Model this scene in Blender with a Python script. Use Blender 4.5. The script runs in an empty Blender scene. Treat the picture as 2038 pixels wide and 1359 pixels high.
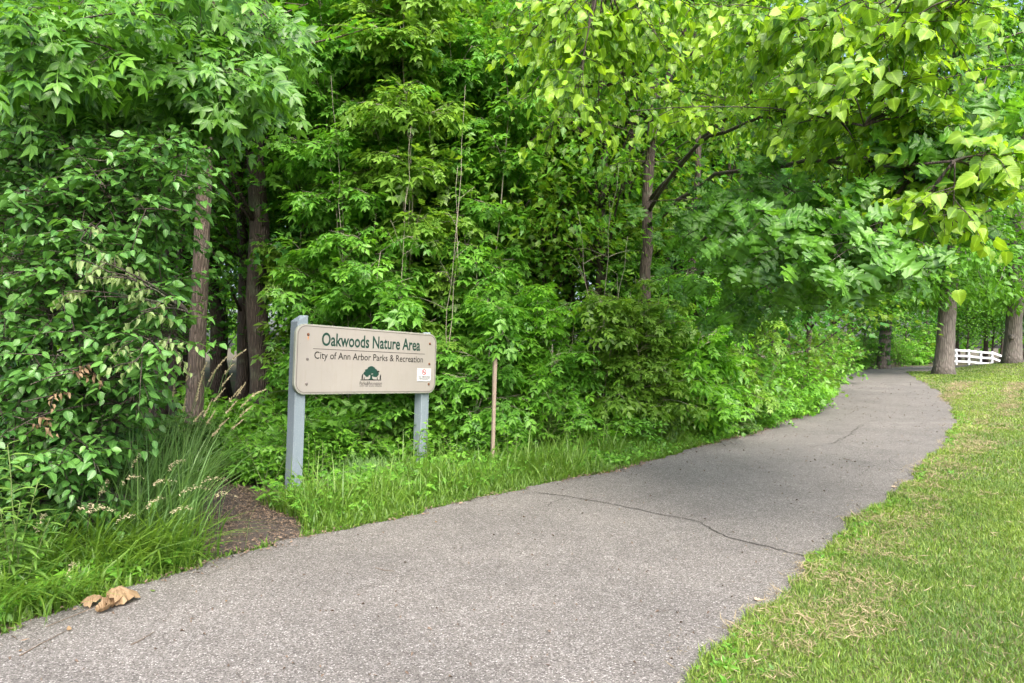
import bpy, math, numpy as np
from mathutils import Vector, Matrix, Euler

# ------------------------------------------------------------------ camera, sky, sun
SC = bpy.context.scene
COL = SC.collection
EYE = 1.55
F = 1400.0                       # focal length in photo pixels (photo 2038 wide)
cam_d = bpy.data.cameras.new('camera'); cam_d.sensor_width = 36.0
cam_d.lens = 36.0 * F / 2038.0; cam_d.shift_y = 10.5 / 2038.0
cam_d.clip_start = 0.05; cam_d.clip_end = 2000
cam = bpy.data.objects.new('camera', cam_d); COL.objects.link(cam)
cam.location = (0, 0, EYE); cam.rotation_euler = (math.pi / 2, 0, 0)
SC.camera = cam

SUN_EL, SUN_AZ = math.radians(50), math.radians(166)     # azimuth clockwise from +Y
world = bpy.data.worlds.new('World'); SC.world = world; world.use_nodes = True
wn = world.node_tree
sky = wn.nodes.new('ShaderNodeTexSky'); sky.sky_type = 'NISHITA'; sky.sun_disc = False
sky.sun_elevation = SUN_EL; sky.sun_rotation = SUN_AZ
sky.air_density = 0.8; sky.dust_density = 5.0; sky.ozone_density = 0.6
bg = wn.nodes['Background']; bg.inputs['Strength'].default_value = 0.15
wn.links.new(sky.outputs[0], bg.inputs[0])
sd = bpy.data.lights.new('sun', 'SUN'); sd.energy = 1.5; sd.angle = math.radians(58); sd.color = (1.0, 0.965, 0.915)
sun = bpy.data.objects.new('sun', sd); COL.objects.link(sun)
sdir = Vector((math.sin(SUN_AZ) * math.cos(SUN_EL), math.cos(SUN_AZ) * math.cos(SUN_EL), math.sin(SUN_EL)))
sun.rotation_euler = sdir.to_track_quat('Z', 'Y').to_euler(); sun.location = sdir * 60
SC.view_settings.view_transform = 'Standard'; SC.view_settings.look = 'None'
SC.view_settings.gamma = 1.0; SC.view_settings.exposure = 1.78
SC.render.engine = 'CYCLES'
cy = SC.cycles
cy.max_bounces = 7; cy.diffuse_bounces = 4; cy.glossy_bounces = 2; cy.transmission_bounces = 5
cy.transparent_max_bounces = 4; cy.caustics_reflective = False; cy.caustics_refractive = False

R = np.random.default_rng(11)
def sm(a, b, x):
    t = np.clip((np.asarray(x, float) - a) / (b - a), 0, 1); return t * t * (3 - 2 * t)
def g(X, Y):
    """height of the ground"""
    X = np.asarray(X, float); Y = np.asarray(Y, float)
    z = 0.35 * sm(12, 30, Y) + 0.47 * sm(19, 25, X) * sm(21, 33, Y) * (1 - sm(33.6, 40, Y))
    return z
def W(px, py, Y):
    return np.array([(px - 1019) / F * Y, Y, EYE + (690 - py) / F * Y])
def P(px, py):
    z = 0.0
    for _ in range(30):
        Y = (EYE - z) * F / (py - 690.0); X = (px - 1019) / F * Y; z = float(g(X, Y))
    return np.array([X, Y, z])
def GX(px, Y):
    X = (px - 1019) / F * Y; return np.array([X, Y, float(g(X, Y))])

# ------------------------------------------------------------------ materials
def newmat(name):
    m = bpy.data.materials.new(name); m.use_nodes = True
    nt = m.node_tree; b = nt.nodes['Principled BSDF']; return m, nt, b
def nd(nt, t, **kw):
    n = nt.nodes.new(t)
    for k, v in kw.items():
        if hasattr(n, k): setattr(n, k, v)
    return n
def mixc(nt, fac, a, b, blend='MIX'):
    n = nt.nodes.new('ShaderNodeMix'); n.data_type = 'RGBA'; n.blend_type = blend
    for sock, v in ((n.inputs[0], fac), (n.inputs[6], a), (n.inputs[7], b)):
        if hasattr(v, 'is_linked'): nt.links.new(v, sock)
        elif isinstance(v, (int, float)): sock.default_value = v
        else: sock.default_value = (*v, 1)
    return n.outputs[2]
def math_n(nt, op, a, b=None):
    n = nt.nodes.new('ShaderNodeMath'); n.operation = op
    for i, v in enumerate((a, b)):
        if v is None: continue
        if hasattr(v, 'is_linked'): nt.links.new(v, n.inputs[i])
        else: n.inputs[i].default_value = v
    return n.outputs[0]
def ramp(nt, fac, stops):
    n = nt.nodes.new('ShaderNodeValToRGB'); nt.links.new(fac, n.inputs[0])
    e = n.color_ramp.elements
    while len(e) < len(stops): e.new(0.5)
    for el, (p, c) in zip(e, stops):
        el.position = p; el.color = (*c, 1) if not isinstance(c, (int, float)) else (c, c, c, 1)
    return n.outputs[0]
def noise(nt, scale, detail=4, rough=0.55, vec=None):
    n = nt.nodes.new('ShaderNodeTexNoise'); n.inputs['Scale'].default_value = scale
    n.inputs['Detail'].default_value = detail; n.inputs['Roughness'].default_value = rough
    if vec is not None: nt.links.new(vec, n.inputs['Vector'])
    return n.outputs[0]
def coords(nt, scale=None, kind='Object'):
    tc = nt.nodes.new('ShaderNodeTexCoord')
    if scale is None: return tc.outputs[kind]
    mp = nt.nodes.new('ShaderNodeMapping'); mp.inputs['Scale'].default_value = scale
    nt.links.new(tc.outputs[kind], mp.inputs[0]); return mp.outputs[0]
def bump(nt, b, h, strength=0.4, dist=0.02):
    n = nt.nodes.new('ShaderNodeBump'); n.inputs['Strength'].default_value = strength
    n.inputs['Distance'].default_value = dist
    nt.links.new(h, n.inputs['Height']); nt.links.new(n.outputs[0], b.inputs['Normal'])

def leaf_mat(name, c0, c1, trans=0.36, rough=0.42, spec=0.5, rib=0.35, tgain=(1.55, 1.5, 0.7), veins=0.0):
    """leaf blade: colour runs c0 (older) to c1 (younger) by the leaf's own tint; light passes through it"""
    m, nt, b = newmat(name)
    at = nd(nt, 'ShaderNodeAttribute', attribute_name='tint')
    ar = nd(nt, 'ShaderNodeAttribute', attribute_name='rib')
    col = mixc(nt, at.outputs['Fac'], c0, c1)
    nz = noise(nt, 22.0, 2)
    col = mixc(nt, math_n(nt, 'MULTIPLY', nz, 0.35), col, tuple(0.55 * a + 0.2 * bb for a, bb in zip(c0, c1)))
    rp = math_n(nt, 'MULTIPLY', math_n(nt, 'POWER', ar.outputs['Fac'], 9.0), rib)
    col = mixc(nt, rp, col, tuple(min(1, 1.7 * c + 0.05) for c in c1))
    if veins:                                                # side veins run from the midrib to the margin, in the leaf's own x-y
        sx = nd(nt, 'ShaderNodeSeparateXYZ'); nt.links.new(coords(nt), sx.inputs[0])
        q = math_n(nt, 'SUBTRACT', sx.outputs[1], math_n(nt, 'MULTIPLY', math_n(nt, 'ABSOLUTE', sx.outputs[0]), 0.85))
        w = math_n(nt, 'SINE', math_n(nt, 'MULTIPLY', q, 44.0))
        line = ramp(nt, w, [(0.55, 0.0), (0.95, 1.0)])
        col = mixc(nt, math_n(nt, 'MULTIPLY', line, veins), col, tuple(min(1, 1.5 * c + 0.04) for c in c1))
        bump(nt, b, w, 0.12, 0.03)
    nt.links.new(col, b.inputs['Base Color'])
    b.inputs['Roughness'].default_value = rough
    b.inputs['Specular IOR Level'].default_value = spec
    tr = nt.nodes.new('ShaderNodeBsdfTranslucent')
    nt.links.new(mixc(nt, 1.0, col, tgain, 'MULTIPLY'), tr.inputs[0])
    mx = nt.nodes.new('ShaderNodeMixShader'); mx.inputs[0].default_value = trans
    nt.links.new(b.outputs[0], mx.inputs[1]); nt.links.new(tr.outputs[0], mx.inputs[2])
    nt.links.new(mx.outputs[0], nt.nodes['Material Output'].inputs[0])
    return m
def bark_mat(name, c0, c1, scale=1.0, moss=0.0):
    m, nt, b = newmat(name)
    v = coords(nt, (14 * scale, 14 * scale, 2.2 * scale))
    n1 = noise(nt, 2.2, 6, 0.65, v)
    vo = nd(nt, 'ShaderNodeTexVoronoi', feature='DISTANCE_TO_EDGE'); vo.inputs['Scale'].default_value = 1.6
    nt.links.new(v, vo.inputs['Vector'])
    e = ramp(nt, vo.outputs['Distance'], [(0.0, 0.0), (0.28, 1.0)])
    col = mixc(nt, n1, c0, c1)
    col = mixc(nt, math_n(nt, 'MULTIPLY', math_n(nt, 'SUBTRACT', 1.0, e), 0.55), col, tuple(0.4 * c for c in c0))
    lich = ramp(nt, noise(nt, 3.0, 5, 0.6, coords(nt)), [(0.55, 0.0), (0.7, 1.0)])
    col = mixc(nt, math_n(nt, 'MULTIPLY', lich, 0.35), col, (0.24, 0.25, 0.2))
    if moss: col = mixc(nt, math_n(nt, 'MULTIPLY', lich, moss), col, (0.07, 0.12, 0.03))
    nt.links.new(col, b.inputs['Base Color']); b.inputs['Roughness'].default_value = 0.9
    h = math_n(nt, 'ADD', math_n(nt, 'MULTIPLY', e, 0.7), math_n(nt, 'MULTIPLY', n1, 0.6))
    bump(nt, b, h, 0.9, 0.03)
    return m
def plain_mat(name, c, rough=0.6, var=0.25, scale=30.0, bumpy=0.0, metal=0.0):
    m, nt, b = newmat(name)
    n = noise(nt, scale, 5, 0.6, coords(nt))
    col = mixc(nt, n, tuple(x * (1 - var) for x in c), tuple(min(1, x * (1 + var)) for x in c))
    nt.links.new(col, b.inputs['Base Color']); b.inputs['Roughness'].default_value = rough
    b.inputs['Metallic'].default_value = metal
    if bumpy: bump(nt, b, n, bumpy, 0.01)
    return m

M = {}
M['honey'] = leaf_mat('bush_leaf', (0.048, 0.153, 0.032), (0.134, 0.307, 0.057), 0.30, 0.38)
M['honey_veined'] = leaf_mat('bush_leaf_veined', (0.048, 0.153, 0.032), (0.134, 0.307, 0.057), 0.30, 0.38, veins=0.09)
M['box_yellow'] = leaf_mat('boxelder_leaf_young', (0.085, 0.200, 0.022), (0.210, 0.370, 0.045), 0.40, 0.42)
M['shrub_dark'] = leaf_mat('shrub_leaf_dark', (0.034, 0.095, 0.018), (0.092, 0.190, 0.030), 0.34, 0.36)
M['canopy_yellow'] = leaf_mat('canopy_leaf_light', (0.075, 0.170, 0.014), (0.220, 0.360, 0.028), 0.48, 0.5)
M['ash'] = leaf_mat('ash_leaf', (0.046, 0.144, 0.023), (0.146, 0.339, 0.025), 0.36, 0.40)
M['box'] = leaf_mat('boxelder_leaf', (0.059, 0.191, 0.025), (0.191, 0.436, 0.045), 0.38, 0.42)
M['linden'] = leaf_mat('linden_leaf', (0.058, 0.176, 0.014), (0.291, 0.479, 0.027), 0.45, 0.42, rib=0.5)
M['linden_veined'] = leaf_mat('linden_leaf_veined', (0.058, 0.176, 0.014), (0.291, 0.479, 0.027), 0.45, 0.42, rib=0.5, veins=0.09)
M['oak'] = leaf_mat('oak_leaf', (0.043, 0.144, 0.016), (0.129, 0.325, 0.023), 0.40, 0.40, rib=0.5)
M['oak_veined'] = leaf_mat('oak_leaf_veined', (0.043, 0.144, 0.016), (0.129, 0.325, 0.023), 0.40, 0.40, rib=0.5, veins=0.09)
M['maple'] = leaf_mat('maple_leaf', (0.036, 0.147, 0.022), (0.115, 0.336, 0.030), 0.42, 0.45)
M['canopy'] = leaf_mat('canopy_leaf', (0.047, 0.163, 0.015), (0.171, 0.398, 0.027), 0.45, 0.5)
M['shrub'] = leaf_mat('shrub_leaf', (0.072, 0.233, 0.023), (0.221, 0.485, 0.037), 0.38, 0.42)
M['vine'] = leaf_mat('vine_leaf', (0.070, 0.217, 0.024), (0.208, 0.450, 0.041), 0.38, 0.45)
M['willow'] = leaf_mat('goldenrod_leaf', (0.070, 0.170, 0.030), (0.170, 0.300, 0.055), 0.38, 0.45)
M['wilt'] = leaf_mat('wilted_leaf', (0.148, 0.237, 0.062), (0.244, 0.332, 0.132), 0.35, 0.6)
M['dead'] = leaf_mat('dead_leaf', (0.187, 0.114, 0.058), (0.317, 0.229, 0.125), 0.2, 0.7, tgain=(1.2, 1.0, 0.7))
M['litter'] = leaf_mat('litter', (0.075, 0.052, 0.038), (0.270, 0.195, 0.135), 0.1, 0.8, tgain=(1, 1, 1))
M['grass'] = leaf_mat('verge_grass', (0.066, 0.165, 0.022), (0.198, 0.330, 0.040), 0.38, 0.45, rib=0)
M['tallgrass'] = leaf_mat('tall_grass', (0.101, 0.220, 0.064), (0.220, 0.371, 0.108), 0.34, 0.45, rib=0)
M['lawn'] = leaf_mat('lawn_grass', (0.070, 0.159, 0.020), (0.296, 0.413, 0.067), 0.34, 0.5, rib=0)
M['straw'] = leaf_mat('straw', (0.240, 0.190, 0.100), (0.480, 0.400, 0.240), 0.25, 0.7, rib=0, tgain=(1, 1, 1))
M['seed'] = leaf_mat('seed_head', (0.380, 0.340, 0.200), (0.560, 0.500, 0.320), 0.2, 0.8, rib=0, tgain=(1, 1, 1))
M['bark_mid'] = bark_mat('bark_brown', (0.110, 0.080, 0.060), (0.230, 0.180, 0.145), 1.3)
M['bark_dark'] = bark_mat('bark_dark', (0.055, 0.042, 0.034), (0.130, 0.100, 0.080), 1.2, 0.3)
M['bark_grey'] = bark_mat('bark_grey', (0.120, 0.103, 0.092), (0.270, 0.240, 0.215), 0.6)
M['twig'] = plain_mat('twig_bark', (0.150, 0.115, 0.085), 0.85, 0.35, 40)
M['twig_pale'] = plain_mat('pale_twig_bark', (0.300, 0.270, 0.215), 0.85, 0.3, 40)
M['stem_green'] = plain_mat('green_stem', (0.120, 0.170, 0.050), 0.7, 0.3, 40)

# ground, path, lawn
def mat_ground():
    m, nt, b = newmat('forest_floor'); v = coords(nt)
    n1 = noise(nt, 0.7, 5, 0.6, v); n2 = noise(nt, 26, 6, 0.7, v)
    c = mixc(nt, n2, (0.045, 0.030, 0.020), (0.150, 0.105, 0.070))
    c = mixc(nt, ramp(nt, n1, [(0.42, 0.0), (0.62, 0.75)]), c, (0.045, 0.075, 0.020))
    nt.links.new(c, b.inputs['Base Color']); b.inputs['Roughness'].default_value = 0.95
    bump(nt, b, n2, 0.8, 0.05); return m
def mat_lawn():
    m, nt, b = newmat('lawn_turf'); v = coords(nt)
    n1 = noise(nt, 0.55, 4, 0.6, v); n2 = noise(nt, 45, 5, 0.7, v); n3 = noise(nt, 3.0, 4, 0.6, v)
    c = mixc(nt, n2, (0.045, 0.060, 0.016), (0.170, 0.180, 0.060))
    c = mixc(nt, ramp(nt, n3, [(0.45, 0.0), (0.62, 0.85)]), c, (0.230, 0.190, 0.105))
    c = mixc(nt, ramp(nt, n1, [(0.40, 0.0), (0.65, 0.4)]), c, (0.120, 0.180, 0.035))
    nt.links.new(c, b.inputs['Base Color']); b.inputs['Roughness'].default_value = 0.95
    bump(nt, b, n2, 0.9, 0.04); return m
def mat_asphalt():
    m, nt, b = newmat('asphalt'); v = coords(nt)
    vo = nd(nt, 'ShaderNodeTexVoronoi'); vo.inputs['Scale'].default_value = 135; nt.links.new(v, vo.inputs['Vector'])
    ve = nd(nt, 'ShaderNodeTexVoronoi', feature='DISTANCE_TO_EDGE'); ve.inputs['Scale'].default_value = 135
    nt.links.new(v, ve.inputs['Vector'])
    sp = nd(nt, 'ShaderNodeSeparateColor'); nt.links.new(vo.outputs['Color'], sp.inputs[0])
    stone = ramp(nt, sp.outputs[0], [(0.0, (0.066, 0.061, 0.056)), (0.25, (0.150, 0.142, 0.132)), (0.70, (0.212, 0.203, 0.190)), (0.92, (0.32, 0.308, 0.292)), (1.0, (0.50, 0.49, 0.475))])
    edge = ramp(nt, ve.outputs['Distance'], [(0.0, 0.0), (0.12, 1.0)])
    c = mixc(nt, edge, (0.080, 0.071, 0.065), stone)
    big = noise(nt, 0.9, 5, 0.6, v)
    c = mixc(nt, 1.0, c, ramp(nt, big, [(0.3, (0.80, 0.80, 0.80)), (0.7, (1.12, 1.12, 1.11))]), 'MULTIPLY')
    mid = noise(nt, 9, 5, 0.65, v)
    c = mixc(nt, 1.0, c, ramp(nt, mid, [(0.3, (0.88, 0.87, 0.86)), (0.7, (1.08, 1.08, 1.08))]), 'MULTIPLY')
    nt.links.new(c, b.inputs['Base Color']); b.inputs['Roughness'].default_value = 0.85
    b.inputs['Specular IOR Level'].default_value = 0.35
    h = math_n(nt, 'ADD', edge, math_n(nt, 'MULTIPLY', sp.outputs[0], 0.6))
    bump(nt, b, h, 0.6, 0.006); return m
def mat_dirt():
    m, nt, b = newmat('trodden_earth'); v = coords(nt)
    n1 = noise(nt, 5, 5, 0.6, v); n2 = noise(nt, 70, 5, 0.7, v)
    c = mixc(nt, n2, (0.038, 0.030, 0.026), (0.120, 0.098, 0.085))
    c = mixc(nt, math_n(nt, 'MULTIPLY', n1, 0.5), c, (0.060, 0.047, 0.040))
    nt.links.new(c, b.inputs['Base Color']); b.inputs['Roughness'].default_value = 0.95
    bump(nt, b, n2, 0.9, 0.03); return m
M['ground'] = mat_ground(); M['turf'] = mat_lawn(); M['asphalt'] = mat_asphalt(); M['dirt'] = mat_dirt()
M['crack'] = plain_mat('crack_shadow_grit', (0.045, 0.040, 0.034), 0.95, 0.4, 60)

# ------------------------------------------------------------------ mesh helpers
def mesh_np(name, V, T, mat, tint=None, rib=None, smooth=True):
    V = np.ascontiguousarray(V, dtype=np.float32); T = np.ascontiguousarray(T, dtype=np.int32)
    me = bpy.data.meshes.new(name); n, m = len(V), len(T)
    me.vertices.add(n); me.vertices.foreach_set('co', V.ravel())
    me.loops.add(3 * m); me.loops.foreach_set('vertex_index', T.ravel())
    me.polygons.add(m); me.polygons.foreach_set('loop_start', np.arange(0, 3 * m, 3, dtype=np.int32))
    me.polygons.foreach_set('use_smooth', np.full(m, smooth, dtype=bool))
    me.update(calc_edges=True)
    for nm, a in (('tint', tint), ('rib', rib)):
        if a is not None:
            at = me.attributes.new(nm, 'FLOAT', 'POINT'); at.data.foreach_set('value', np.ascontiguousarray(a, dtype=np.float32))
    me.materials.append(mat); return me
def link(name, me, parent=None, loc=(0, 0, 0)):
    o = bpy.data.objects.new(name, me); COL.objects.link(o); o.location = loc
    if parent is not None: o.parent = parent
    return o
def tag(o, label=None, cat=None, group=None, kind=None):
    for k, v in (('label', label), ('category', cat), ('group', group), ('kind', kind)):
        if v: o[k] = v
    return o
def empty(name, loc=(0, 0, 0)):
    o = bpy.data.objects.new(name, None); COL.objects.link(o); o.location = tuple(float(x) for x in loc)
    o.empty_display_size = 0.2; return o
def nrm(a):
    return a / np.maximum(np.linalg.norm(a, axis=-1, keepdims=True), 1e-9)
def tube(pts, rad, sides=6, seed=0, rough=0.0):
    """closed tapering tube along a polyline"""
    pts = np.asarray(pts, float); n = len(pts); rad = np.broadcast_to(np.asarray(rad, float), (n,))
    t = nrm(np.gradient(pts, axis=0)); ref = np.array([0.31, 0.92, 0.2])
    u = nrm(np.cross(t, ref)); v = np.cross(t, u)
    a = np.arange(sides) * 2 * math.pi / sides
    rr = rad[:, None] * (1 + (rough * np.random.default_rng(seed).normal(size=(n, sides)) if rough else 0))
    V = pts[:, None] + rr[..., None] * (np.cos(a)[None, :, None] * u[:, None] + np.sin(a)[None, :, None] * v[:, None])
    V = V.reshape(-1, 3); T = []
    for i in range(n - 1):
        for j in range(sides):
            p, q = i * sides + j, i * sides + (j + 1) % sides
            T += [(p, q, q + sides), (p, q + sides, p + sides)]
    V = np.vstack([V, pts[0], pts[-1]]); c0, c1 = n * sides, n * sides + 1
    for j in range(sides):
        T += [(c0, (j + 1) % sides, j), (c1, (n - 1) * sides + j, (n - 1) * sides + (j + 1) % sides)]
    return V, np.array(T)
def join(parts):
    V, T, o = [], [], 0
    for v, t in parts:
        V.append(v); T.append(np.asarray(t) + o); o += len(v)
    return np.vstack(V), np.vstack(T)

# ------------------------------------------------------------------ leaf shapes (unit length along +Y)
def leaf_shape(outline, fold=0.22, droop=0.22, wave=0.0, x0=0.0):
    """mirror an outline (t, half width) about a folded midrib"""
    n = len(outline); V, Rb, T = [], [], []
    ts = np.array([o[0] for o in outline]); ms = np.maximum.accumulate(np.clip(ts, 0, 1))
    mid = []
    for i in range(n):
        mid.append(len(V)); V.append((0, ms[i], -droop * ms[i] ** 2)); Rb.append(1.0)
    for s in (1, -1):
        sid = []
        for i, (t, w) in enumerate(outline):
            if w == 0: sid.append(mid[i]); continue
            sid.append(len(V)); V.append((s * w, t, fold * w - droop * t * t + wave * math.sin(9 * t + s))); Rb.append(0.0)
        for i in range(n - 1):
            a, b, c, d = mid[i], mid[i + 1], sid[i + 1], sid[i]
            for tri in ((a, d, c), (a, c, b)):
                if len(set(tri)) == 3: T.append(tri if s < 0 else tri[::-1])
    return np.array(V, float), np.array(T), np.array(Rb)
def fan_shape(half, centre=(0, 0.3), fold=0.15, droop=0.15):
    pts = [(x, y) for x, y in half] + [(-x, y) for x, y in half[::-1] if x > 1e-6]
    V = [(centre[0], centre[1], -0.05)] + [(x, y, fold * abs(x) - droop * y * y + 0.04 * math.sin(7 * x + 5 * y)) for x, y in pts]
    n = len(pts); T = [(0, 1 + i, 1 + (i + 1) % n) for i in range(n)]
    return np.array(V, float), np.array(T)[:, ::-1].copy(), np.array([1.0] + [0.0] * n)
def compound(leaflet, pairs, size=0.42, spread=1.05, taper=0.85):
    Vs, Ts, Rs, o = [], [], [], 0
    def put(y, ang, s):
        nonlocal o
        V, T, Rb = leaflet; c, si = math.cos(ang), math.sin(ang)
        v = V * s; w = np.stack([v[:, 0] * c + v[:, 1] * si, -v[:, 0] * si + v[:, 1] * c + y, v[:, 2] - 0.18 * y * y], 1)
        Vs.append(w); Ts.append(T + o); Rs.append(Rb); o += len(V)
    for i in range(pairs):
        y = 0.22 + 0.42 * i / max(1, pairs - 1) if pairs > 1 else 0.35
        for sg in (1, -1): put(y + 0.02 * sg, sg * spread * (1 - 0.12 * i), size * (taper ** (pairs - 1 - i)))
    put(0.62, 0.0, size * 1.05)
    r = 0.008
    V = np.array([(-r, 0, 0), (r, 0, 0), (r, 0.65, -0.08), (-r, 0.65, -0.08)]); Vs.append(V)
    Ts.append(np.array([(0, 1, 2), (0, 2, 3)]) + o); Rs.append(np.ones(4))
    return np.vstack(Vs), np.vstack(Ts), np.concatenate(Rs)

S = {}
S['ovate'] = [leaf_shape([(0, 0), (.10, .17), (.32, .31), (.62, .26), (.85, .12), (1, 0)], f, d, w) for f, d, w in ((.25, .2, .02), (.45, .3, .03), (.1, .1, .03))]
S['ovate_lo'] = [leaf_shape([(0, 0), (.38, .29), (1, 0)], f, d) for f, d in ((.3, .25), (.1, .1), (.5, .35))]
S['heart'] = [leaf_shape([(0, 0), (-.05, .14), (.06, .33), (.20, .42), (.25, .40), (.38, .43), (.42, .39), (.55, .37), (.59, .32), (.72, .25), (.76, .19), (.90, .08), (1, 0)], f, d, w) for f, d, w in ((.2, .25, .03), (.4, .4, .04), (.08, .12, .05))]
S['heart_lo'] = [leaf_shape([(0, 0), (-.03, .16), (.14, .40), (.38, .41), (.66, .28), (1, 0)], f, d, w) for f, d, w in ((.2, .25, .03), (.4, .4, .04), (.08, .12, .05))]
S['oak'] = [leaf_shape([(0, 0), (.08, .03), (.12, .20), (.22, .30), (.27, .18), (.34, .19), (.37, .38), (.52, .50), (.52, .32), (.57, .20), (.64, .20), (.71, .34), (.86, .36), (.83, .17), (.90, .13), (1, 0)], f, d, w) for f, d, w in ((.15, .2, .03), (.35, .35, .03), (.05, .1, .04))]
S['lance'] = [leaf_shape([(0, 0), (.18, .13), (.45, .19), (.75, .12), (1, 0)], f, d) for f, d in ((.3, .3), (.15, .15), (.5, .4))]
S['lance_lo'] = [leaf_shape([(0, 0), (.4, .19), (1, 0)], f, d) for f, d in ((.3, .3), (.1, .12), (.5, .4))]
S['maple'] = [fan_shape([(0, 1.0), (.07, .78), (.19, .80), (.15, .60), (.30, .68), (.50, .72), (.38, .52), (.46, .42), (.28, .38), (.42, .18), (.22, .14), (.06, .02)], (0, .3), f, d) for f, d in ((.2, .15), (.05, .25), (.35, .3))]
S['maple_lo'] = [fan_shape([(0, 1.0), (.16, .60), (.50, .70), (.30, .38), (.42, .18), (.06, .02)], (0, .3), f, d) for f, d in ((.2, .15), (.05, .25), (.35, .3))]
_lf = leaf_shape([(0, 0), (.22, .17), (.55, .20), (1, 0)], .25, .25)
S['pinnate'] = [compound(_lf, 2, .46), compound(_lf, 3, .38), compound(_lf, 2, .42, 0.85)]
_lf2 = leaf_shape([(0, 0), (.4, .27), (1, 0)], .25, .25)
S['pinnate_lo'] = [compound(_lf2, 2, .46), compound(_lf2, 3, .40), compound(_lf2, 1, .5, 0.9)]
S['trifol'] = [compound(S['ovate_lo'][0], 1, .5, 1.0), compound(S['ovate_lo'][1], 1, .52, 1.15)]
S['willow'] = [leaf_shape([(0, 0), (.25, .075), (.6, .06), (1, 0)], f, d) for f, d in ((.3, .35), (.2, .15), (.3, .6))]
S['chip'] = [leaf_shape([(0, 0), (.4, .2), (1, 0)], f, d) for f, d in ((.5, .3), (.2, -.2))]
S['dead'] = [leaf_shape([(0, 0), (.25, .22), (.6, .2), (1, 0)], f, d, .08) for f, d in ((1.2, .5), (.8, -.3), (1.6, .2))]

def frames(along, normal):
    y = nrm(along); z = nrm(normal - (normal * y).sum(-1, keepdims=True) * y); x = np.cross(y, z)
    return np.stack([x, y, z], axis=-1)                      # columns
def leaf_mesh_arrays(shape, pos, along, normal, size, tint):
    """merge many leaves of one set of shapes into arrays"""
    Fm = frames(along, normal); n = len(pos); pick = R.integers(0, len(shape), n)
    Vs, Ts, Ti, Rb, o = [], [], [], [], 0
    for k, (V, T, rb) in enumerate(shape):
        idx = np.nonzero(pick == k)[0]
        if not len(idx): continue
        v = np.einsum('nij,mj->nmi', Fm[idx], V) * size[idx, None, None] + pos[idx, None]
        nv = len(V)
        Vs.append(v.reshape(-1, 3)); Ts.append((T[None] + (np.arange(len(idx)) * nv)[:, None, None] + o).reshape(-1, 3))
        Ti.append(np.repeat(tint[idx], nv)); Rb.append(np.tile(rb, len(idx))); o += nv * len(idx)
    return np.vstack(Vs), np.vstack(Ts), np.concatenate(Ti), np.concatenate(Rb)
LEAF_CACHE = {}
def single_leaf(shape_key, k, q, matkey):
    """shared mesh of one leaf: shape k, tint step q"""
    key = (shape_key, k, q, matkey)
    if key not in LEAF_CACHE:
        V, T, rb = S[shape_key][k]
        LEAF_CACHE[key] = mesh_np('leaf', V, T, M.get(matkey + '_veined', M[matkey]), np.full(len(V), (q + 0.5) / 5), rb)
    return LEAF_CACHE[key]

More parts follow.
